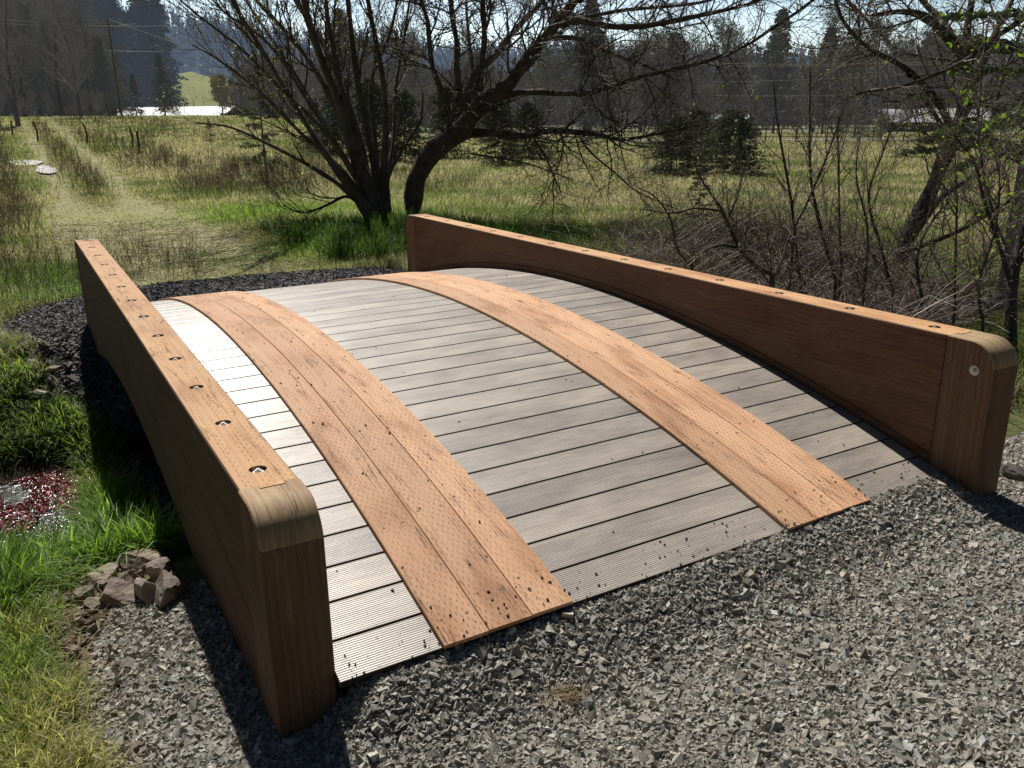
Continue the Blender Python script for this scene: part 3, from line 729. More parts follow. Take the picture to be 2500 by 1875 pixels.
# dead weed stalks
def stalks(pts, h, rr_, col, per=3, spread=.06, fork=3):
    n = len(pts); i = np.repeat(np.arange(n), per); m_ = len(i); xy = pts[i]+rng.normal(size=(m_, 2))*spread
    P = np.empty((m_, 4, 3)); P[:, 0] = np.column_stack([xy, TZ(*xy.T)]); d = unit(np.column_stack([rng.normal(size=(m_, 2))*.22, np.ones(m_)])); hh = (h[i] if np.ndim(h) else h)*(.5+.7*rng.random(m_))
    for q in (1, 2, 3): P[:, q] = P[:, q-1]+d*(hh/3)[:, None]; d = unit(d+rng.normal(size=(m_, 3))*.13)
    rad = np.repeat((rr_[i] if np.ndim(rr_) else np.full(m_, rr_))[:, None], 4, 1)*np.array([1, .9, .75, .5])
    P2, R2 = grow(P, rad, m_*fork, .08, .3, 35, .6, 3, .4, 1, .8, .2, .0008)
    R2 = np.maximum(R2, np.repeat(rad[:1, 3:4], 3, 1)*0+.0008); 
    c = col*(.7+.6*rng.random(m_))[:, None]; V, F = tubes(P, rad, 3); V2, F2 = tubes(P2, np.maximum(R2, rad.mean()*.5), 3)
    return [(V, F, np.repeat(c, 12, 0)), (V2, F2, np.broadcast_to(col*.95, V2.shape))]
A = Acc()
p, r = polar(34000, 8, 80, -36, 36); x, y = p.T; tr, md = track(x, y)
n3 = fbm(x*.5, y*.5, 41)
dens = np.clip(1.2*(x < -.35)*ss(9, 14, y)+md*1.3+1.0*(x > 2.7)*(x < 4.6+.05*y)*ss(.42, .55, n3)*ss(15, 20, y)+.9*(x > 2.4)*(x < 9)*ss(.47, .56, n3)*ss(14, 18, y)+.13*ss(.5, .62, n3), 0, 1)*(1-tr)*(1-np.exp(-((x-3.0)/2.6)**2-((y-13.2)/2.2)**2))
k = (rng.random(len(p)) < dens*.6) & off_bridge(x, y) & (y > 6.5); p = p[k]; r = r[k]
for q in stalks(p, np.where(p[:, 1] < 16, .34, .46), np.maximum(.0016, r*.00016), G(.40, .32, .28), 3, .12): A.add(*q)
p = sample(260, -3, 1.2, 5.9, 9.5, lambda x, y: ~gravel_far(x, y) & off_bridge(x, y))
for q in stalks(p, .35, .0016, G(.20, .15, .11), 2, .05): A.add(*q)
o = link('dead_weeds', A.mesh('dead_weeds'), M_DRY); set_props(o, 'brown dead weed stalks standing along the grassy track and in the meadow', 'weeds', kind='stuff')
# straw litter
A = Acc(); n = 5200; xy = np.column_stack([-4+9*rng.random(n), 4.3+9*rng.random(n)]); k = off_bridge(*xy.T) & ~gravel_far(*xy.T); xy = xy[k]; n = len(xy)
P0 = np.column_stack([xy, TZ(*xy.T)+.02+.03*rng.random(n)]); a_ = rng.random(n)*6.28; L_ = .05+.12*rng.random(n)
P = np.stack([P0, P0+np.column_stack([np.cos(a_)*L_, np.sin(a_)*L_, .03*rng.normal(size=n)]), P0+np.column_stack([np.cos(a_+.3)*L_*2, np.sin(a_+.3)*L_*2, .01*rng.normal(size=n)])], 1)
V, F = tubes(P, np.full((n, 3), .0022), 3); A.add(V, F, np.repeat(G(.40, .34, .22)*(.5+.7*rng.random(n))[:, None], 9, 0))
n = 420; xy = np.column_stack([-.95+.5*rng.random(n), -.5+2.0*rng.random(n)]); P0 = np.column_stack([xy, TZ(*xy.T)+.012]); a_ = rng.random(n)*6.28; L_ = .03+.05*rng.random(n)
P = np.stack([P0, P0+np.column_stack([np.cos(a_)*L_, np.sin(a_)*L_, .012*rng.random(n)]), P0+np.column_stack([np.cos(a_+.4)*L_*2, np.sin(a_+.4)*L_*2, .01*rng.random(n)])], 1)
V, F = tubes(P, np.full((n, 3), .0011), 3); A.add(V, F, np.repeat(G(.42, .34, .2)*(.5+.7*rng.random(n))[:, None], 9, 0))
o = link('straw', A.mesh('straw_litter'), M_DRY); set_props(o, 'dry straw and grass litter lying on the ground around the bridge ends', 'straw', kind='stuff')
# dry tuft lying on the gravel
c0 = ground(1378, 1700); n = 110; a_ = rng.random(n)*6.28; rr2 = .03*np.sqrt(rng.random(n)); P0 = np.column_stack([c0[0]+rr2*np.cos(a_), c0[1]+rr2*np.sin(a_), np.full(n, c0[2]+.010)]); b_ = rng.random(n)*6.28; L_ = .02+.03*rng.random(n)
P = np.stack([P0, P0+np.column_stack([np.cos(b_)*L_, np.sin(b_)*L_, .012*rng.random(n)]), P0+np.column_stack([np.cos(b_+.7)*L_*1.6, np.sin(b_+.7)*L_*1.6, .01*rng.random(n)])], 1)
A = Acc(); V, F = tubes(P, np.full((n, 3), .0007), 3); A.add(V, F, G(.52, .40, .26))
o = link('grass_tuft', A.mesh('grass_tuft'), M_DRY); set_props(o, 'small dry tan tuft of grass lying on the grey gravel', 'grass tuft')
# red floating water fern
A = Acc(); n = 20000; xy = np.column_stack([-3.2+3.1*rng.random(n), 3.1+1.3*rng.random(n)]); k = vnoise(xy[:, 0]*5, xy[:, 1]*5, 31) > .34; xy = xy[k]; n = len(xy)
V, F, C = stones(n, xy, .006, .020, 1.5, lambda m: np.where(rng.random(m)[:, None] < .75, G(.30, .05, .07), G(.50, .28, .22))*(.5+rng.random(m))[:, None], 0, .22)
V = V.reshape(n, 8, 3); V[:, :, 2] += (-.709-TZ(*xy.T))[:, None]; A.add(V.reshape(-1, 3), F, C)
o = link('water_fern', A.mesh('water_fern'), m_attr('water_fern_frond', .38, 0, spec=.8)); set_props(o, 'red floating water fern covering the creek left of the bridge', 'water plants', kind='stuff')

# puddle on the track
pc = ground(85, 412)
gx, gy = np.meshgrid(np.linspace(pc[0]-.9, pc[0]+.9, 60), np.linspace(pc[1]-4.2, pc[1]+4.5, 90)); gx = gx+.12*(gy-pc[1])*-.35
qx, qy = gx-pc[0]+.042*(gy-pc[1]), gy-pc[1]; msk = np.maximum(np.exp(-((qx+.15)/.55)**2-((qy-1.9)/1.5)**2), np.exp(-((qx-.2)/.33)**2-((qy+1.3)/2.0)**2))+.5*(fbm(gx*4, gy*1.2, 91)-.5) > .52
gz = TZ(gx, gy)+.05; idx = np.arange(gx.size).reshape(gx.shape); F = np.stack([idx[:-1, :-1], idx[:-1, 1:], idx[1:, 1:], idx[1:, :-1]], -1).reshape(-1, 4); F = F[(msk[:-1, :-1]).ravel()]
o = link('puddle', np_mesh('puddle', np.stack([gx.ravel(), gy.ravel(), gz.ravel()], 1), F), m_plain('puddle_painted_glare', (.72, .70, .66), .25, 0, .35, 7, .05)); o['kind'] = 'structure'  # pale base colour paints the bright glare of the water

# ------------------------------------------------------------------ trees traced from world positions
def limb(pts, d0, d1=None, k=22, ext=True, rs=1.):
    d1 = d1 or d0; n = len(pts); P = []; R_ = []
    for i, q in enumerate(pts):
        dp = d0+(d1-d0)*i/(n-1); P.append(at(q[0], q[1], dp)); R_.append(q[2]/2*dp/FPX*rs*.9)
    if ext and pts[-1][1] < 12:
        e = P[-1]-P[-2]; e = e/np.linalg.norm(e); P.append(P[-1]+e*.9+np.array([0, 0, .15])); R_.append(R_[-1]*.72); P.append(P[-1]+e*1.0+np.array([0, 0, .25])); R_.append(R_[-1]*.5)
    return resample(P, R_, k)
def tree(name, label, cat, limbs, lv, leafspec=None, barkc=(.115, .095, .078), twigc=(.15, .115, .085), seed=1, group=None, trunk_n=1):
    """limbs: list of (P,R). lv: list of dict for successive grow levels"""
    rg = np.random.default_rng(seed)
    base = limbs[0][0][0]; root = empty(name, base); set_props(root, label, cat, group)
    A_ = Acc()
    for i, (P, R_) in enumerate(limbs):
        sd = 10 if R_[0] > .03 else 6
        if R_[0] > .05: R_ = R_*(1+.10*rg.normal(size=len(R_)))
        V, F = tubes(P[None], R_[None], sd); A_.add(V-base, F, np.array(barkc)*(.8+.4*rg.random()))
    o = link('trunk' if trunk_n else 'stem', A_.mesh('trunk', True), M_BARK, root)
    Ps = np.stack([l[0] for l in limbs]); Rs = np.stack([l[1] for l in limbs]); cur = (Ps, Rs); B = Acc(); allp = []
    src = [cur]
    for L in lv:
        kw = dict(L); n = kw.pop('n'); fr = kw.pop('src', -1); P, R_ = src[fr]
        P2, R2 = grow(P, R_, n, rg=rg, **kw); src.append((P2, R2)); V, F = tubes(P2, R2, 3 if R2[:, 0].mean() < .012 else 5)
        B.add(V-base, F, np.array(twigc)*(.75+.5*rg.random()))
    if B.V: link('branches', B.mesh('branches', True), M_TWIG, root)
    if leafspec:
        Cc = Acc()
        for (n, size, col, si) in leafspec:
            V, F, C = leaves(src[si][0], n, size, col, rg=rg); Cc.add(V-base, F, C)
        link('leaves', Cc.mesh('leaves'), M_LEAF, root)
    return root
# --- leaning willow
D = 13.3
limb_ = limb
LA = [limb([(1000, 560, 62), (1007, 521, 54), (1016, 439, 52), (1060, 366, 62), (1121, 325, 62), (1150, 285, 50), (1190, 240, 40), (1239, 211, 40), (1276, 155, 34), (1329, 94, 32), (1370, 45, 28), (1402, 0, 26)], D, D-1.2, 26),
      limb([(1140, 300, 30), (1142, 220, 24), (1166, 171, 21), (1207, 138, 19), (1247, 85, 17), (1288, 41, 15), (1325, 0, 14)], D, D+.5, 26),
      limb([(1125, 320, 26), (1117, 285, 20), (1081, 228, 17), (1056, 163, 15), (1048, 102, 14), (1044, 49, 13), (1028, 0, 12)], D, D-.6, 26),
      limb([(1130, 300, 24), (1115, 171, 17), (1117, 114, 16), (1105, 49, 15), (1101, 0, 14)], D+.1, D+.3, 26),
      limb([(1150, 250, 14), (1154, 171, 10), (1146, 106, 9), (1140, 45, 8), (1138, 0, 7)], D+.2, D+1, 26),
      limb([(1165, 240, 20), (1182, 106, 16), (1180, 45, 15), (1178, 0, 13)], D-.2, D-.8, 26),
      limb([(1120, 325, 30), (1154, 325, 26), (1207, 325, 22), (1260, 331, 18), (1300, 331, 17), (1341, 319, 15), (1410, 323, 14), (1471, 331, 12), (1508, 342, 10), (1573, 333, 8), (1654, 317, 6), (1720, 300, 4)], D, D-2.6, 26, False),
      limb([(1170, 255, 26), (1210, 240, 20), (1288, 224, 17), (1370, 228, 16), (1451, 224, 14), (1512, 203, 13), (1614, 175, 11), (1690, 160, 10), (1803, 122, 9), (1885, 69, 8), (1986, 0, 7)], D-.2, D-3.4, 26),
      limb([(1370, 60, 24), (1410, 49, 20), (1491, 65, 17), (1573, 63, 15), (1654, 49, 13), (1754, 28, 11), (1844, 4, 9)], D-1.1, D-2.8, 26),
      limb([(1360, 55, 14), (1435, 41, 11), (1532, 24, 10), (1700, 8, 8), (1790, -20, 6)], D-1, D-.4, 26, False),
      limb([(1329, 94, 16), (1410, 94, 12), (1491, 130, 10), (1573, 159, 8), (1660, 200, 5)], D-.8, D-1.5, 26, False),
      limb([(1239, 211, 20), (1300, 150, 14), (1345, 60, 12), (1350, 0, 10)], D-.5, D+.6, 26),
      limb([(1300, 331, 8), (1330, 380, 6), (1352, 430, 5), (1370, 470, 3)], D-.5, D-1.0, 26, False),
      limb([(1410, 323, 8), (1440, 370, 6), (1500, 420, 5), (1560, 470, 4), (1700, 530, 3)], D-1.1, D-2.4, 26, False),
      limb([(1150, 375, 6), (1210, 385, 5), (1290, 400, 4), (1400, 440, 3)], D-.2, D-1.2, 26, False),
      limb([(1415, 0, 22), (1440, -60, 18), (1430, -140, 13), (1460, -230, 8)], D-1.1, D-.6, 26, False)]
tree('leaning_willow', 'bare willow with one thick dark trunk bending right over the field', 'tree', LA,
     [dict(n=380, lmin=.5, lmax=1.9, ang=55, up=.35, k=8, rfac=.5, jit=.16, tmin=.22), dict(n=4200, lmin=.25, lmax=1.1, ang=45, up=.1, k=6, rfac=.6, jit=.2, tmin=.15, rmin=.0030), dict(n=12000, lmin=.1, lmax=.45, ang=45, up=0, k=4, rfac=.7, jit=.2, rmin=.0024),
      dict(n=160, lmin=.5, lmax=1.3, ang=70, up=-.55, k=8, rfac=.5, jit=.2, tmin=.3, src=0), dict(n=500, lmin=.15, lmax=.5, ang=50, up=-.25, k=5, rfac=.6, jit=.2, rmin=.002)],
     [(2600, .016, (.20, .20, .09), 3), (160, .035, (.20, .30, .05), 5)], seed=3)
# --- many-stemmed willow
D = 13.0
LB = [limb([(927, 575, 70), (912, 500, 48), (885, 425, 40), (853, 325, 32), (826, 244, 26), (800, 183, 22), (765, 90, 18), (742, 0, 15)], D, D-.6),
      limb([(920, 545, 40), (862, 468, 26), (790, 370, 18), (712, 244, 15), (651, 142, 13), (610, 73, 11), (570, 8, 9)], D-.1, D-1.6),
      limb([(925, 545, 40), (880, 430, 28), (830, 290, 20), (770, 170, 16), (700, 80, 12), (625, 0, 10)], D-.1, D+.9),
      limb([(922, 540, 36), (890, 400, 24), (862, 285, 18), (814, 163, 15), (773, 81, 13), (724, 0, 11)], D, D+1.2),
      limb([(945, 560, 44), (938, 468, 28), (940, 366, 18), (942, 264, 16), (930, 163, 14), (910, 61, 12), (898, 0, 11)], D, D+.2),
      limb([(940, 550, 40), (926, 468, 26), (902, 346, 17), (881, 244, 15), (865, 142, 13), (857, 73, 12), (849, 0, 11)], D+.1, D-.5),
      limb([(915, 500, 24), (870, 346, 16), (841, 244, 13), (816, 134, 12), (800, 41, 10), (796, 0, 9)], D, D-.9),
      limb([(905, 520, 22), (834, 456, 14), (753, 403, 11), (651, 350, 8), (560, 310, 6), (480, 300, 4)], D-.1, D-1.4, 22, False),
      limb([(945, 520, 14), (950, 427, 10), (1003, 334, 8), (1028, 293, 7), (1032, 228, 5)], D, D-.4, 22, False),
      limb([(900, 500, 20), (820, 400, 13), (740, 330, 10), (640, 230, 8), (540, 150, 6), (470, 110, 4)], D-.1, D-1.9, 22, False),
      limb([(890, 470, 18), (800, 330, 12), (690, 220, 10), (590, 120, 8), (500, 50, 6), (440, 0, 4)], D-.1, D-1.2),
      limb([(880, 450, 16), (790, 300, 12), (700, 150, 10), (640, 60, 8), (600, 0, 7)], D, D+1.4),
      limb([(930, 500, 16), (915, 330, 12), (905, 200, 10), (950, 90, 8), (970, 0, 7)], D+.1, D+.6),
      limb([(935, 480, 14), (960, 350, 10), (965, 220, 9), (985, 100, 8), (1000, 0, 6)], D+.1, D+1.0),
      limb([(915, 520, 14), (850, 480, 9), (800, 500, 7), (740, 520, 5), (690, 500, 3)], D-.2, D-1.0, 22, False),
      limb([(870, 430, 14), (760, 260, 10), (660, 110, 8), (560, 40, 6), (520, 0, 5)], D-.2, D-2.2)]
tree('multi_stem_willow', 'bare willow with many thin stems fanning up left from one dark base', 'tree', LB,
     [dict(n=300, lmin=.4, lmax=1.7, ang=32, up=.45, k=8, rfac=.5, jit=.12, tmin=.3), dict(n=3000, lmin=.2, lmax=.9, ang=38, up=.2, k=6, rfac=.6, jit=.18, tmin=.2, rmin=.0030), dict(n=8500, lmin=.1, lmax=.36, ang=45, up=.1, k=4, rfac=.7, jit=.2, rmin=.0024)],
     [(6500, .020, (.36, .36, .18), 3), (1200, .02, (.30, .30, .14), 2)], seed=4)
# --- right willow
D = 8.6
LC = [limb([(2195, 640, 46), (2225, 560, 42), (2267, 480, 40), (2300, 399, 36), (2332, 325, 38), (2353, 264, 36), (2369, 212, 36), (2373, 175, 34), (2357, 146, 30), (2312, 90, 28), (2267, 45, 24), (2210, 28, 16), (2129, 37, 9)], D, D-.3, 26, False),
      limb([(2365, 160, 26), (2330, 100, 22), (2292, 41, 18), (2251, 0, 15)], D-.1, D+.4, 26),
      limb([(2373, 180, 26), (2361, 81, 20), (2373, 0, 16)], D, D+.1, 26),
      limb([(2330, 330, 22), (2290, 250, 18), (2222, 175, 15), (2182, 150, 14), (2109, 110, 12), (2060, 53, 10), (2039, 0, 8)], D, D-.9, 26),
      limb([(2222, 185, 14), (2202, 163, 13), (2165, 98, 12), (2109, 41, 10), (2068, 0, 9)], D-.4, D+.5, 26),
      limb([(2600, -30, 20), (2500, 45, 15), (2414, 102, 13), (2353, 150, 12), (2251, 195, 10), (2170, 216, 9), (2109, 224, 8), (2060, 244, 6)], D-.8, D-1.6, 26, False),
      limb([(2340, 300, 30), (2380, 300, 24), (2430, 345, 18), (2480, 390, 14), (2560, 420, 10)], D, D-.4, 26, False),
      limb([(2369, 215, 28), (2400, 150, 22), (2430, 80, 18), (2470, 0, 15)], D, D+.6, 26),
      limb([(2240, 560, 20), (2300, 480, 16), (2380, 420, 13), (2420, 300, 11), (2450, 180, 9), (2500, 60, 7)], D+.2, D+.8, 26, False),
      limb([(2200, 620, 20), (2250, 600, 14), (2350, 560, 11), (2450, 500, 9), (2560, 440, 7)], D-.1, D-.5, 26, False),
      limb([(2320, 340, 14), (2250, 235, 9), (2200, 245, 8), (2155, 248, 5)], D-.2, D-1.0, 26, False)]
tree('right_willow', 'dark bare willow standing in brambles beyond the right curb, trunk leaning right', 'tree', LC,
     [dict(n=240, lmin=.4, lmax=1.4, ang=55, up=.2, k=8, rfac=.5, jit=.18, tmin=.25), dict(n=2200, lmin=.2, lmax=.75, ang=48, up=.0, k=6, rfac=.6, jit=.22, tmin=.15, rmin=.0016), dict(n=4600, lmin=.08, lmax=.3, ang=48, up=0, k=4, rfac=.7, jit=.22, rmin=.0012)],
     [(1800, .011, (.22, .26, .09), 3), (420, .017, (.24, .36, .07), 2)], seed=5)
D = 5.6
LD = [limb([(2470, 930, 34), (2468, 800, 30), (2472, 690, 28), (2490, 600, 26), (2515, 500, 24), (2540, 380, 20), (2570, 200, 16), (2590, 0, 12)], D, D+.2, 22, False),
      limb([(2470, 700, 16), (2440, 600, 12), (2400, 480, 10), (2380, 400, 8), (2330, 330, 6)], D, D-.2, 22, False),
      limb([(2480, 640, 14), (2430, 540, 9), (2390, 350, 7), (2395, 200, 6), (2410, 60, 5)], D, D+.5, 22, False)]
tree('edge_tree', 'rough grey trunk at the right edge just behind the right curb end', 'tree', LD,
     [dict(n=70, lmin=.3, lmax=1.0, ang=50, up=.2, k=7, rfac=.5, jit=.18, tmin=.25), dict(n=420, lmin=.12, lmax=.5, ang=45, up=.1, k=5, rfac=.6, jit=.2, rmin=.0012)],
     [(260, .022, (.24, .38, .04), 2)], (.095, .085, .07), seed=6)
# --- saplings behind the right curb
SAP = [([(1955, 700, 9), (1950, 675, 8), (1934, 508, 8), (1917, 407, 7), (1897, 293, 6), (1889, 203, 4)], 6.6, 'slender dark sapling behind the right curb, slightly curved left', 26),
       ([(2040, 700, 10), (2031, 660, 9), (1990, 500, 8), (1978, 407, 7), (1977, 250, 6), (1978, 163, 4)], 6.9, 'tall straight sapling with pale catkins, tallest behind the right curb', 30),
       ([(2053, 660, 8), (2051, 610, 7), (2047, 407, 6), (2045, 325, 5), (2048, 250, 3)], 7.4, 'thin upright sapling close beside the tall catkin sapling', 20),
       ([(2330, 760, 8), (2332, 651, 7), (2336, 488, 6), (2332, 366, 4), (2340, 250, 3)], 6.0, 'thin straight sapling rising in front of the right willow trunk', 22),
       ([(1885, 690, 16), (1870, 665, 15), (1828, 634, 13), (1803, 602, 12), (1775, 541, 10), (1763, 512, 8), (1710, 435, 5), (1690, 380, 3)], 6.3, 'crooked dark shrub stem leaning left over the right curb', 40),
       ([(2180, 720, 9), (2150, 600, 8), (2120, 480, 6), (2160, 360, 5), (2190, 260, 3)], 7.2, 'zigzag thin sapling between the straight sapling and the right willow', 24),
       ([(1940, 560, 8), (1990, 450, 7), (2030, 350, 6), (2065, 245, 4), (2080, 200, 3)], 6.8, 'thin sapling slanting right across its neighbours', 20),
       ([(1690, 655, 7), (1650, 600, 6), (1640, 540, 5), (1600, 480, 4), (1560, 460, 3)], 7.2, 'low arching shrub stem at the left of the thicket behind the right curb', 24),
       ([(2110, 700, 8), (2118, 560, 6), (2090, 430, 5), (2100, 330, 3)], 6.4, 'short whippy sapling standing right of the tall catkin sapling', 20),
       ([(2250, 740, 10), (2240, 620, 8), (2290, 520, 7), (2380, 430, 5), (2420, 330, 4)], 6.6, 'curving shrub stem bending right below the right willow', 30),
       ([(2400, 800, 10), (2390, 690, 8), (2430, 560, 7), (2440, 430, 5), (2420, 350, 3)], 5.6, 'leafing shoot with bright green leaves near the rough edge trunk', 28)]
for i, (pts, d, lb, nb) in enumerate(SAP):
    P, R_ = limb(pts, d, d-.2+.5*random.random(), 18, False, 1.)
    # root it in the ground
    g = P[0].copy(); gz = float(TZ(g[0], g[1])); P = np.vstack([[g[0], g[1], gz-.05], P]); R_ = np.concatenate([[R_[0]*1.15], R_])
    P, R_ = resample(P, R_, 20)
    extra = []
    if i == 4:
        for q in ([(1803, 605, 9), (1760, 598, 7), (1722, 610, 6), (1680, 640, 5), (1630, 672, 3)], [(1763, 515, 7), (1700, 508, 6), (1640, 520, 5), (1560, 510, 3)], [(1775, 540, 6), (1800, 480, 5), (1815, 420, 3)]): extra.append(limb(q, d, d-.4, 20, False))
    tree('sapling', lb, 'sapling', [(P, R_)]+extra, [dict(n=nb, lmin=.25, lmax=.8, ang=40, up=.25, k=7, rfac=.55, jit=.14, tmin=.25), dict(n=nb*7, lmin=.1, lmax=.38, ang=42, up=.1, k=5, rfac=.6, jit=.18, rmin=.0013), dict(n=nb*10, lmin=.05, lmax=.2, ang=42, up=0, k=4, rfac=.7, jit=.2, rmin=.001)],
         [(nb*7 if i not in (10,) else nb*12, .011 if i != 10 else .016, (.30, .30, .15) if i not in (9, 10, 3) else (.24, .40, .05), 2)], (.12, .10, .08), (.17, .13, .10), 60+i, 'saplings behind the right curb')
# --- bramble thicket
A = Acc(); n = 3800
u = rng.random(n); v = rng.random(n); bx = 3.2+5.0*u; by = 1.2+3.6*v+.35*(bx-3.2)
P = np.empty((n, 8, 3)); P[:, 0] = np.column_stack([bx, by, TZ(bx, by)]); a_ = rng.random(n)*6.28; d = unit(np.column_stack([np.cos(a_)*.7, np.sin(a_)*.7, .5+1.0*rng.random(n)])); ln = (.5+1.1*rng.random(n)*ss(3, 5, bx+.3*by))/7
for q in range(1, 8): P[:, q] = P[:, q-1]+d*ln[:, None]; d = unit(d+rng.normal(size=(n, 3))*.16+np.array([0, 0, -.24]))
P[:, :, 2] = np.maximum(P[:, :, 2], TZ(P[:, :, 0], P[:, :, 1])+.01)
R_ = (.0022+.0035*rng.random(n)**2)[:, None]*np.linspace(1, .4, 8)[None]; c = np.where(rng.random(n)[:, None] < .6, G(.13, .09, .075), G(.40, .33, .28))*(.5+rng.random(n))[:, None]
V, F = tubes(P, R_, 3); A.add(V, F, np.repeat(c, 24, 0)); P2, R2 = grow(P, R_, 7000, .08, .35, 50, 0, 4, .1, 1, .7, .2, .001); V, F = tubes(P2, R2, 3); A.add(V, F, G(.17, .13, .10))
o = link('bramble_thicket', A.mesh('brambles'), M_TWIG); set_props(o, 'tangle of bare bramble canes and dead sticks behind the right curb', 'brambles', kind='stuff')
A = Acc(); p = np.column_stack([3.0+6*rng.random(5200), .55+5.6*rng.random(5200)]); p = p[inview(np.column_stack([p, TZ(*p.T)]), 200)]; cc = fbm(p[:, 0]*1.5, p[:, 1]*1.5, 7)[:, None]; yl = ss(.42, .58, cc)
A.add(*tufts(p, 7, .05, .16+.12*cc[:, 0], .006, (.3, 1.8), G(.03, .05, .012), G(.26, .38, .09)*(1-yl)+G(.46, .39, .25)*yl))
o = link('grass', A.mesh('thicket_grass'), M_VEG); set_props(o, 'grass growing under the thicket right of the bridge', 'grass', kind='stuff')
# lush clump at the willow foot
A = Acc(); p = np.column_stack([2.6+2.8*rng.random(1500), 7.4+3.6*rng.random(1500)]); A.add(*tufts(p, 8, .06, .3, .011, (.2, 1.4), G(.015, .05, .008), G(.13, .24, .04), .35))
o = link('grass', A.mesh('willow_foot_grass'), M_VEG); set_props(o, 'tall dark green grass clump at the foot of the willows', 'grass', kind='stuff')

# ------------------------------------------------------------------ conifers and far trees
def conifer_mesh(h, w_, seed, nb=140, per=16, col=(.030, .042, .030), leaf=.30, bare=.06, hang=.5, pw=.75):
    rg = np.random.default_rng(seed); A_ = Acc()
    tr_ = np.array([[0, 0, -.3], [0, 0, h*.5], [0, 0, h]]); P, R_ = resample(tr_, [h*.014, h*.009, .01], 8); V, F = tubes(P[None], R_[None], 5); T = (V, F)
    f = bare+(1-bare)*np.sort(rg.random(nb)**.85); a_ = rg.random(nb)*6.28; L_ = w_*((1-f)**pw+.03)*(.55+.65*rg.random(nb))
    k = 5; P = np.empty((nb, k, 3)); P[:, 0] = np.column_stack([np.zeros(nb), np.zeros(nb), f*h]); d = unit(np.column_stack([np.cos(a_), np.sin(a_), .25-.35*(1-f)]))
    for q in range(1, k): P[:, q] = P[:, q-1]+d*(L_/(k-1))[:, None]; d = unit(d+rg.normal(size=(nb, 3))*.08+np.array([0, 0, -.05]))
    n = nb*per; i = np.repeat(np.arange(nb), per); t = .12+.9*rg.random(n)**.8; t = np.minimum(t, 1); ff = t*(k-1); j = np.minimum(ff.astype(int), k-2); fr = (ff-j)[:, None]
    pos = P[i, j]*(1-fr)+P[i, j+1]*fr+rg.normal(size=(n, 3))*leaf*.35
    s = leaf*(.5+.9*rg.random(n))[:, None]; a3 = unit(np.column_stack([np.cos(a_[i])+rg.normal(size=n)*.9, np.sin(a_[i])+rg.normal(size=n)*.9, -hang+rg.normal(size=n)*.4])); b3 = unit(np.cross(a3, rg.normal(size=(n, 3))))
    V = np.stack([pos-b3*s*.28, pos+b3*s*.28, pos+a3*s], 1).reshape(-1, 3); F = np.arange(3*n).reshape(-1, 3); c = np.array(col)*(.55+.9*rg.random(n))[:, None]
    A_.add(V, F, np.repeat(c, 3, 0)); return T, A_.mesh('crown')
def bare_mesh(h, seed, spread=.5, n1=40, n2=320, n3=1500, col=(.10, .075, .06), rmin=.012, leafc=None, nl=0, ls=.25):
    rg = np.random.default_rng(seed); P, R_ = resample([[0, 0, -.2], [.1*rg.normal(), .1*rg.normal(), h*.3], [h*.05*rg.normal(), h*.05*rg.normal(), h*.6], [h*.08*rg.normal(), h*.08*rg.normal(), h*.92]], [h*.02, h*.015, h*.009, .02], 12)
    T = tubes(P[None], R_[None], 6); A_ = Acc()
    P1, R1 = grow(P[None], R_[None], n1, h*.25, h*spread, 48, .35, 7, .18, 1, .5, .14, rmin, rg=rg)
    P2, R2 = grow(P1, R1, n2, h*.08, h*.22, 42, .2, 5, .2, 1, .6, .18, rmin, rg=rg); P3, R3 = grow(P2, R2, n3, h*.04, h*.12, 42, .1, 4, .1, 1, .7, .2, rmin*.8, rg=rg)
    for q, r_ in ((P1, R1), (P2, R2), (P3, R3)): V, F = tubes(q, r_, 3); A_.add(V, F, np.array(col)*(.8+.4*rg.random()))
    if nl: V, F, C = leaves(P3, nl, ls, leafc, rg=rg, off=.1); A_.add(V, F, C)
    return T, A_.mesh('crown')
def place_tree(name, meshes, loc, sc, rot, label, cat, group, mats):
    root = empty(name, loc); set_props(root, label, cat, group); root.scale = (sc, sc, sc); root.rotation_euler = (0, 0, rot)
    link('trunk', meshes[0], None, root); link('crown', meshes[1], None, root); return root
def mk(tm, mtrunk, mcrown, tc=(.06, .05, .04)):
    (V, F), cm = tm; t_ = np_mesh('trunk', V, F, np.broadcast_to(np.array(tc), V.shape), True); t_.materials.append(mtrunk); cm.materials.append(mcrown); return t_, cm
M_FARB = m_attr('far_bark', .9, 0, spec=.2, haze=(.02, .019, .019)); M_BROWN = m_attr('brown_twigs', .9, 0, spec=.1, haze=(.033, .033, .033)); M_FARC = m_attr('far_crown', .9, .1, spec=.1, haze=(.026, .028, .029)); M_HAZEC = m_attr('hillside_crown', 1., 0, spec=0., haze=(.036, .044, .055)); M_RIDGE = m_attr('far_ridge_crown', 1., 0, spec=0., haze=(.080, .105, .145))  # each of these glows faintly to paint in distance haze
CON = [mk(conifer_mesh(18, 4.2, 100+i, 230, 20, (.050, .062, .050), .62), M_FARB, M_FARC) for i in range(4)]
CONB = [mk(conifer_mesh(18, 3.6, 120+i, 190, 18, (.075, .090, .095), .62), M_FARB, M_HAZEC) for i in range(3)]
BARE = [mk(bare_mesh(14, 140+i, .42, 40, 300, 1500, (.15, .13, .11), .016), M_FARB, M_BROWN) for i in range(4)]
BUSH = [mk(bare_mesh(5, 160+i, .7, 50, 380, 1800, (.17, .125, .10), .010), M_FARB, M_BROWN) for i in range(3)]
OAK = [mk(bare_mesh(13, 150+i, .6, 40, 420, 4200, (.12, .105, .09), .016, (.16, .16, .10), 2200, .22), M_FARB, M_FARC) for i in range(3)]
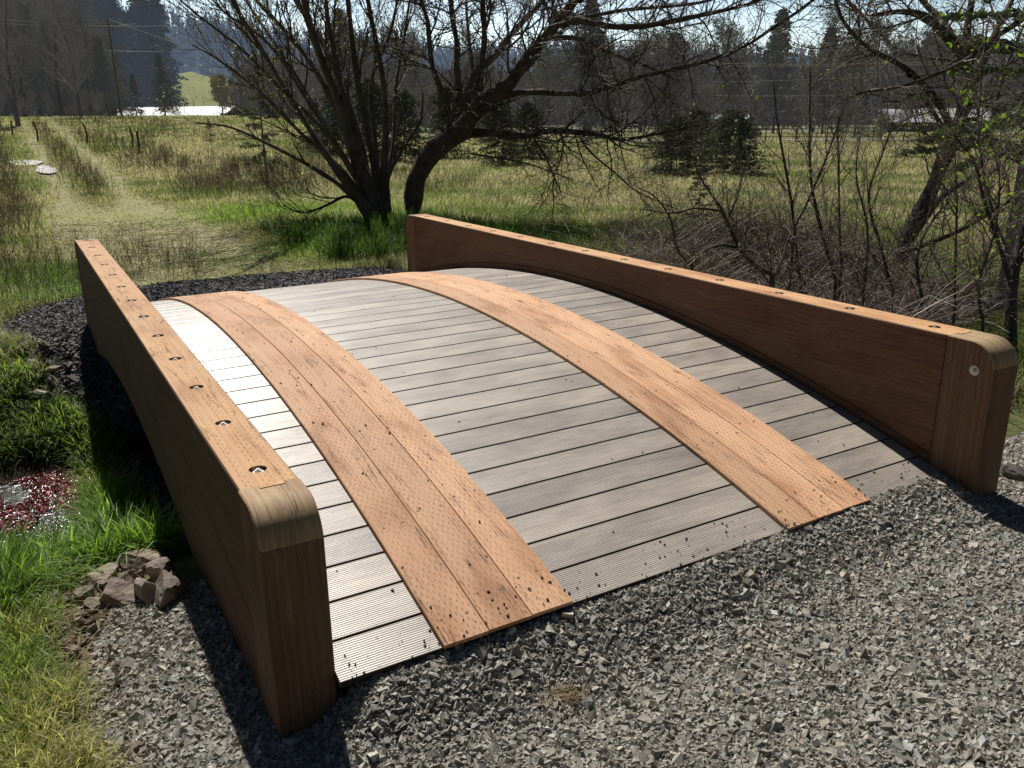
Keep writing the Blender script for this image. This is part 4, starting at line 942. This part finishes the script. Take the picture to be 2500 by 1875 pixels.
def far_at(px, D_, dz=0.):
    d = FW+RT*(px-1250)/FPX+UP*.3125; d = d/np.hypot(d[0], d[1]); x_, y_ = CAM[0]+d[0]*D_, CAM[1]+d[1]*D_; return (x_, y_, float(TZ(x_, y_))+dz)
def topscale(loc, py, h):  # height so that the top reaches image row py
    D_ = math.hypot(loc[0]-CAM[0], loc[1]-CAM[1]); z = CAM[2]+D_*(287-py)/FPX*1.0/1.0; return max(.15, (z-loc[2])/h)
def place_row(lst, meshes, h, name, labels, cat, group, seed):
    rg = random.Random(seed)
    for i, q in enumerate(lst):
        px, py, D_ = q[:3]; loc = far_at(px, D_); sc = topscale(loc, py, h)
        place_tree(name, meshes[rg.randrange(len(meshes))], loc, sc, rg.random()*6.28, q[3] if len(q) > 3 else labels, cat, group, None)
rr = random.Random(5)
# left hillside conifers (tops traced)
left_con = [(-20, 10, 135), (20, 25, 150), (60, -5, 120), (95, 0, 150), (130, 5, 140), (160, 8, 130), (190, 30, 150), (215, 12, 140), (235, 6, 130), (250, 20, 145), (272, 20, 160), (290, 60, 170), (305, 28, 165), (318, 60, 170), (335, 70, 175), (372, 15, 160), (392, 0, 150), (410, 20, 158), (355, 70, 180), (398, 40, 150)]
for i, q in enumerate(left_con): pass
place_row([q for q in left_con], CONB, 18, 'tall_conifer', 'tall dark blue green conifer in the wood on the left skyline', 'conifer', 'conifers on the left skyline', 1)
lowc = [(120, 135, 100), (300, 150, 98), (405, 150, 112, 'broad dark conifer standing just behind the white barn roof'), (240, 150, 105), (335, 190, 105), (180, 160, 112), (280, 110, 115), (5, 205, 85, 'small dense dark conifer at the left end of the track fence'), (215, 200, 95)]
place_row(lowc+[(60, 100, 92), (150, 80, 90), (20, 130, 88), (100, 60, 95), (225, 70, 94), (265, 120, 92), (185, 60, 98)], CON, 18, 'dark_conifer', 'mid height dark conifer in front of the left wood', 'conifer', 'dark conifers in front of the left wood', 2)
place_row([(rr.uniform(-60, 290), rr.uniform(20, 175), rr.uniform(88, 112)) for _ in range(15)], BARE, 14, 'bare_tree', 'leafless brownish tree along the edge of the left wood', 'tree', 'leafless trees at the left wood edge', 3)
place_row([(rr.uniform(-40, 260), rr.uniform(225, 255), rr.uniform(78, 86)) for _ in range(20)], BUSH, 5, 'bare_bush', 'leafless brown bush at the far end of the track', 'bush', 'leafless bushes at the end of the track', 4)
place_row([(42, 20, 60, 'tall leafless tree at the head of the track with a thin dark trunk'), (200, 60, 75, 'leafless tree with spreading pale twigs left of the white barn')], BARE, 14, 'bare_tree', '', 'tree', None, 8)
# middle belt
place_row([(rr.uniform(640, 2600), rr.uniform(110, 215), rr.uniform(90, 140)) for _ in range(60)], OAK, 13, 'oak', 'spreading leafless oak in the belt of trees beyond the meadow', 'tree', 'oaks beyond the meadow', 5)
place_row([(rr.uniform(700, 2600), rr.uniform(120, 200), rr.uniform(150, 210)) for _ in range(30)], CONB, 18, 'tall_conifer', 'hazy conifer behind the belt of oaks', 'conifer', 'hazy conifers behind the oaks', 6)
place_row([(rr.uniform(560, 2600), rr.uniform(215, 262), rr.uniform(85, 120)) for _ in range(70)], BUSH, 5, 'bare_bush', 'leafless brown bush beyond the meadow', 'bush', 'leafless bushes beyond the meadow', 7)
place_row([(845, 55, 62, 'tall dark conifer behind the stems of the many-stemmed willow'), (1440, 30, 70, 'tall dark conifer seen through the upper branches of the leaning willow'), (1640, 110, 75, 'dark conifer behind the crown of the leaning willow, right side'), (1890, 70, 85, 'broad dark conifer rising behind the saplings'), (2010, 110, 80, 'dark conifer right of the broad one behind the saplings'), (2105, 255, 60, 'small pointed conifer left of the right willow')], CON, 18, 'dark_conifer', '', 'conifer', None, 9)
DENS = [mk(conifer_mesh(6, 2.8, 180+i, 260, 44, (.05, .065, .035), .20, .0, .2, .5), M_FARB, M_NEEDLE) for i in range(2)]
place_row([(1290, 250, 34, 'low dark evergreen at the right end of the hedge under the long limb'), (830, 190, 36, 'dense dark evergreen directly behind the many willow stems'), (905, 200, 33, 'dense dark evergreen between the two willows'), (985, 225, 32, 'dense dark evergreen behind the bend of the leaning trunk'), (1215, 245, 30, 'dense dark evergreen below the first limb of the leaning willow'), (770, 250, 38, 'low dark evergreen at the far left of the hedge'), (1090, 220, 36, 'dense dark evergreen behind the fork of the leaning willow')], DENS, 6, 'evergreen', '', 'evergreen', 'evergreens behind the willows', 10)
SMALL = [mk(conifer_mesh(2.2, 1.35, 190+i, 320, 80, (.05, .075, .035), .075, .0, -.1, .45), M_FARB, M_NEEDLE) for i in range(2)]
for px, py, top, lb in ((1650, 430, 308, 'round young conifer left of the pair in the meadow'), (1785, 430, 295, 'fuller young conifer right of the pair in the meadow'), (1700, 395, 288, 'pale young conifer between the two dark ones in the meadow')):
    p = ground(px, py); D_ = float((p-CAM)@FW); hh = (py-top)/FPX*D_
    place_tree('young_conifer', SMALL[px % 2], p, hh/2.2*1.12, px, lb, 'conifer', 'young conifers in the meadow', None)
PINE = [mk(conifer_mesh(2.6, .8, 200+i, 46, 110, (.09, .12, .06), .055, .12, -.3), M_FARB, M_NEEDLE) for i in range(2)]
for px, py, top, lb in ((652, 445, 180, 'thin young pine with sparse needles left of the many-stemmed willow'), (355+1075, 378, 300, 'tiny pine in the grass below the leaning willow'), (515, 352, 290, 'small sparse pine in the meadow before the white barn'), (1704, 552, 400, 'thin sparse pine behind the low shrub stem')):
    p = ground(px, py); D_ = float((p-CAM)@FW); hh = (py-top)/FPX*D_
    place_tree('young_pine', PINE[px % 2], p, hh/2.6, px, lb, 'pine', 'young pines in the meadow', None)
# pine hanging in from the right edge
PN = mk(conifer_mesh(5.5, 1.4, 230, 110, 420, (.10, .15, .06), .055, .30, -.1), M_FARB, M_NEEDLE)
p = far_at(2520, 9.6); place_tree('pine', PN, p, .95, 1., 'soft needled pine at the right edge behind the right willow', 'pine', None, None)
# yellow willow near barn
YW = mk(bare_mesh(8, 240, .5, 40, 300, 1600, (.20, .16, .07), .016, (.34, .31, .09), 5200, .30), M_FARB, M_FARC)
place_row([(545, 205, 120, 'yellow green willow coming into leaf beside the white barn')], [YW], 8, 'yellow_willow', '', 'tree', None, 11)
place_row([(2155, 300, 55, 'rounded yellow green shrub beyond the meadow near the small conifer')], [YW], 8, 'yellow_shrub', '', 'shrub', None, 12)

# hills
def hill(name, D0, D1, prof, col, seed, thick=8):
    px = np.linspace(-900, 3400, 160); top = np.interp(px, [a for a, b in prof], [b for a, b in prof]); rows = []
    for k in range(10):
        f = k/9; D_ = D0+(D1-D0)*f; hh = [];
        d = FW[None]+UP[None]*.3125+RT[None]*((px-1250)/FPX)[:, None]; d = d/np.hypot(d[:, 0], d[:, 1])[:, None]
        xy = CAM[:2]+d[:, :2]*D_; zt = CAM[2]+D1*(287-top)/FPX; n_ = fbm(xy[:, 0]*.02, xy[:, 1]*.02, seed)-.5
        z = -1+(zt+1)*ss(0, 1, f)*(1)+n_*thick*f*(1-f)*2; rows.append(np.column_stack([xy, z]))
    V = np.concatenate(rows); n = len(px); idx = np.arange(10*n).reshape(10, n); F = np.stack([idx[:-1, :-1], idx[:-1, 1:], idx[1:, 1:], idx[1:, :-1]], -1).reshape(-1, 4)
    c = np.array(col)*(.8+.4*fbm(V[:, 0]*.05, V[:, 1]*.05, seed))[:, None]
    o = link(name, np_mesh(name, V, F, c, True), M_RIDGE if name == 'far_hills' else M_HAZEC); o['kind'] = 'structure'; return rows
r1 = hill('far_hills', 430, 640, [(-900, 120), (300, 105), (520, 108), (640, 130), (780, 148), (1000, 150), (1120, 168), (1300, 165), (1600, 180), (2050, 200), (2300, 205), (3400, 190)], (.045, .058, .075), 51, 20)  # bluish base colour is painted aerial haze
r2 = hill('meadow_hill', 210, 330, [(-900, 290), (380, 240), (440, 190), (480, 184), (560, 205), (640, 230), (700, 262), (900, 300), (3400, 300)], (.27, .28, .12), 52, 6)
r3 = hill('wooded_hill', 170, 260, [(-900, 90), (-100, 100), (100, 110), (250, 135), (330, 180), (400, 200), (450, 262), (600, 300), (3400, 300)], (.03, .034, .036), 53, 6)
# woods on the far ridge: one mass
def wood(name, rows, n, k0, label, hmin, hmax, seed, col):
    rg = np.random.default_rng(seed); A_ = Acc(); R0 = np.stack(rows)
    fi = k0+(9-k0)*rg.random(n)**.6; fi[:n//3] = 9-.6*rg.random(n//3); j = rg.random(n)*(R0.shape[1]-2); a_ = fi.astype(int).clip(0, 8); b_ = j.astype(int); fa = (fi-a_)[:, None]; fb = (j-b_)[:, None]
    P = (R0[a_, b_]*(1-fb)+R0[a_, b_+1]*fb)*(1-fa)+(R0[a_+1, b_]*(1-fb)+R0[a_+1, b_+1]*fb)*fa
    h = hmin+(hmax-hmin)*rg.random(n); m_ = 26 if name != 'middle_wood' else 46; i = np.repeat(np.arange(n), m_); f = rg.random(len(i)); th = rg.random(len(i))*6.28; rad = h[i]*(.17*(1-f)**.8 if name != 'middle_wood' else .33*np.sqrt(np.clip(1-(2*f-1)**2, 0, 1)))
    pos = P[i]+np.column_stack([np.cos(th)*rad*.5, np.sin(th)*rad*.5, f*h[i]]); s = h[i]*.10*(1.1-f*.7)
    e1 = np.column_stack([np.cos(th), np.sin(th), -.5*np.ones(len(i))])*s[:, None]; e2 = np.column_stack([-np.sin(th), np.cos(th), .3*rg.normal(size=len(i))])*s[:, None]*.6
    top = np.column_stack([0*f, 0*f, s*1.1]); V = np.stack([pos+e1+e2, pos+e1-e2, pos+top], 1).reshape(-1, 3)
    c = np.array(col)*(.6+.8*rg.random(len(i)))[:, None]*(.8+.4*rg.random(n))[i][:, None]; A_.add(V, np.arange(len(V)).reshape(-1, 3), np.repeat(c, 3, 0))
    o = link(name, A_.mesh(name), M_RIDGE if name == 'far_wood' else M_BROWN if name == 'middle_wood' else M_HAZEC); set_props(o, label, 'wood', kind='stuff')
wood('far_wood', r1, 5200, 2, 'hazy blue conifer forest covering the far ridge', 9, 19, 61, (.08, .10, .125))  # blue of the crowns is distance haze put into their colour
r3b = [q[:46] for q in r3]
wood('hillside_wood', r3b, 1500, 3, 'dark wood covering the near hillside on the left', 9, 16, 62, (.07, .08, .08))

rm = []
for k in range(10):
    D_ = 150+7*k; rm.append(np.array([far_at(px, D_, 0) for px in np.linspace(600, 2900, 90)])+np.array([0, 0, -.3]))
wood('middle_wood', rm, 2600, 0, 'grey brown bare woodland beyond the road, in front of the far ridge', 6.5, 12.5, 63, (.12, .105, .095))
# ------------------------------------------------------------------ buildings
M_WHITE = m_plain('white_metal_roof', (.86, .87, .88), .35, 0, .04, 3); M_WALLP = m_plain('grey_wall', (.30, .29, .27), .8, 0, .15, 2); M_DARKW = m_plain('dark_wall', (.05, .045, .04), .8, 0, .2, 2); M_BLUEM = m_plain('pale_blue_roof', (.42, .50, .56), .4, 0, .1, 2)
def gable(name, label, cpx, D_, zc, L_, Wd, eave, ridge, rot, mr, mw):
    x_, y_, _ = far_at(cpx, D_); root = empty(name, (x_, y_, zc)); root.rotation_euler = (0, 0, rot); set_props(root, label, 'barn' if 'barn' in name else 'building')
    a_, b_ = L_/2, Wd/2
    V = [(-a_, -b_, -2), (a_, -b_, -2), (a_, b_, -2), (-a_, b_, -2), (-a_, -b_, eave), (a_, -b_, eave), (a_, b_, eave), (-a_, b_, eave), (-a_, 0, ridge-.1), (a_, 0, ridge-.1)]
    link('wall', poly_mesh('wall', V, [[0, 1, 5, 4], [2, 3, 7, 6], [1, 2, 6, 9, 5], [3, 0, 4, 8, 7]]), mw, root)
    e = .5; sl = (ridge-eave)/b_; z0 = eave-sl*e; t_ = .12
    V = [(-a_-e, -b_-e, z0), (a_+e, -b_-e, z0), (a_+e, 0, ridge), (-a_-e, 0, ridge), (a_+e, b_+e, z0), (-a_-e, b_+e, z0)]; V += [(v[0], v[1], v[2]+t_) for v in V]
    link('roof', poly_mesh('roof', V, [[6, 7, 8, 9], [9, 8, 10, 11], [0, 1, 7, 6], [1, 2, 8, 7], [2, 4, 10, 8], [4, 5, 11, 10], [5, 3, 9, 11], [3, 0, 6, 9]]), mr, root)
    # door and window on the long front wall
    for nm, xx, ww, z0_, z1_ in (('door', -a_*.5, 1.2, -.9, 1.1), ('window', a_*.2, 1.2, .2, 1.1), ('window', a_*.6, 1.2, .2, 1.1)):
        if z1_ < eave: link(nm, poly_mesh(nm, [(xx, -b_-.03, z0_), (xx+ww, -b_-.03, z0_), (xx+ww, -b_-.03, z1_), (xx, -b_-.03, z1_)], [[0, 1, 2, 3]]), M_DARKW, root)
    return root
az = math.atan2(-(FW[0]), FW[1])
gable('barn', 'long low white roofed barn behind the meadow on the left', 375, 128, .85, 23.0, 7.5, 1.0, 2.35, az-.2, M_WHITE, M_WALLP)
gable('farm_shed', 'small shed with a pale blue metal roof beyond the meadow', 1775, 88, -.1, 3.6, 4.0, .9, 1.6, az-.5, M_BLUEM, M_DARKW)
gable('farm_house', 'low white roofed farm building seen through the right willow', 2270, 95, -.1, 9.0, 5.0, .9, 1.9, az-.4, m_plain('weathered_white_roof', (.6, .6, .6), .5, 0, .1, 2), M_WALLP)
# road and paddock fence on the right
V = []; 
for px in np.linspace(1500, 2800, 24):
    for D_ in (57, 60.5): x_, y_, z_ = far_at(px, D_); V.append((x_, y_, z_+.1))
o = link('road', poly_mesh('road', V, [[2*k, 2*k+2, 2*k+3, 2*k+1] for k in range(23)]), m_plain('pale_asphalt', (.25, .24, .23), .9, 0, .1, 3)); o['kind'] = 'structure'
M_FENCE = m_plain('weathered_post', (.12, .10, .085), .9, 0, .3, 20)
def fence(name, label, pxs, D_, h, mat, rails=(.5, 1.), r=.05, rl=.03):
    base = Vector(far_at(pxs[0], D_)); root = empty(name, base); set_props(root, label, 'fence'); P = [Vector(far_at(px, D_+.02*i)) for i, px in enumerate(pxs)]
    for p_ in P:
        V, F = tubes(np.array([[list(p_-base-Vector((0, 0, .2))), list(p_-base+Vector((0, 0, h)))]]), np.full((1, 2), r), 6); link('post', np_mesh('post', V, F), mat, root)
    for f in rails:
        pts = np.array([[list(p_-base+Vector((0, 0, h*f-.06))) for p_ in P]]); V, F = tubes(pts, np.full((1, len(P)), rl), 4); link('rail', np_mesh('rail', V, F), mat, root)
fence('paddock_fence', 'dark post and rail fence along the road beyond the meadow', list(np.linspace(1760, 2250, 14)), 55, .9, M_FENCE, (.5, 1.), .035, .02)
fence('white_fence', 'white rail fence seen under the limbs of the leaning willow', list(np.linspace(1320, 1560, 8)), 68, 1.1, m_plain('white_fence_paint', (.75, .75, .72), .6, 0, .05, 5), (.95,), .04, .045)
for i, (px, D_, lb) in enumerate(((82, 46, 'leaning wooden fence post just right of the track head'), (203, 44, 'thin fence post at the left of the white barn'), (313, 40, 'stout fence post in front of the white barn, left one'), (327, 36, 'slim dark fence post in front of the white barn, right one'), (22, 50, 'short fence post at the head of the track'))):
    p_ = Vector(far_at(px, D_)); h = .85 if i < 4 else .7; V, F = tubes(np.array([[[0, 0, -.2], [.05, 0, h*.5], [-.06+.03*i, .02, h]]]), np.full((1, 3), .04), 7); o = link('fence_post', np_mesh('fence_post', V, F, None, True), M_FENCE); o.location = p_; set_props(o, lb, 'fence post', 'fence posts before the left wood')
# power poles and wires
M_WIRE = m_plain('bare_wire', (.5, .5, .5), .4, .6, .05, 5)
M_POLE = m_plain('grey_pole_wood', (.22, .20, .19), .9, 0, .2, 6)
def pole(px, D_, h, lb):
    p_ = far_at(px, D_); root = empty('utility_pole', p_); set_props(root, lb, 'utility pole')
    V, F = tubes(np.array([[[0, 0, -.3], [0, 0, h]]], float), np.array([[.09, .06]]), 8); link('post', np_mesh('post', V, F, None, True), M_POLE, root)
    V, F = tubes(np.array([[[-.9*RT[0], -.9*RT[1], h-.5], [.9*RT[0], .9*RT[1], h-.5]]]), np.full((1, 2), .06), 4); link('crossarm', np_mesh('crossarm', V, F), M_FENCE, root); return np.array(p_)+[0, 0, h]
def wire(a_, b_, sag, lb, r=.018):
    t = np.linspace(0, 1, 20)[:, None]; P = np.array(a_)*(1-t)+np.array(b_)*t; P[:, 2] -= sag*4*(t*(1-t))[:, 0]; V, F = tubes((P-P[0])[None], np.full((1, 20), r), 4); o = link('power_line', np_mesh('power_line', V, F), M_WIRE); o.location = P[0]; set_props(o, lb, 'power line', 'power lines')
def ptop(px, py, D_): return at(px, py, D_)
h1 = 8.6; t1 = pole(297, 92, h1, 'dark utility pole in front of the left wood')
wire(at(-300, 120, 60), t1, 1.2, 'sagging wire running to the dark utility pole from the left edge', .02)
wire(t1, at(900, 210, 130), 1.2, 'wire running right from the dark utility pole', .02)
for i, (a_, b_, lb) in enumerate((((-300, 15, 55), (420, 62, 110), 'topmost wire across the left wood'), ((-300, 30, 55), (330, 58, 105), 'second wire across the left wood, just under the topmost'), ((-300, 60, 55), (400, 125, 110), 'third wire across the left wood, halfway up the trees'), ((-300, 105, 50), (120, 140, 90), 'short wire near the leafless tree at the track head'))):
    wire(at(*a_), at(*b_), .5, lb, .02)
for i, (a_, b_, lb) in enumerate((((1700, 153, 60), (2420, 145, 60), 'uppermost bright wire behind the saplings'), ((1700, 158, 60), (2420, 150, 60), 'bright wire directly below the uppermost one behind the saplings'), ((1740, 200, 60), (2500, 160, 60), 'rising bright wire crossing behind the saplings at mid height'), ((1740, 233, 60), (2400, 215, 60), 'lowest bright wire behind the saplings'))):
    wire(at(*a_), at(*b_), .2, lb, .02)
pole(2090, 64, 5.2, 'thin utility pole behind the saplings on the right')
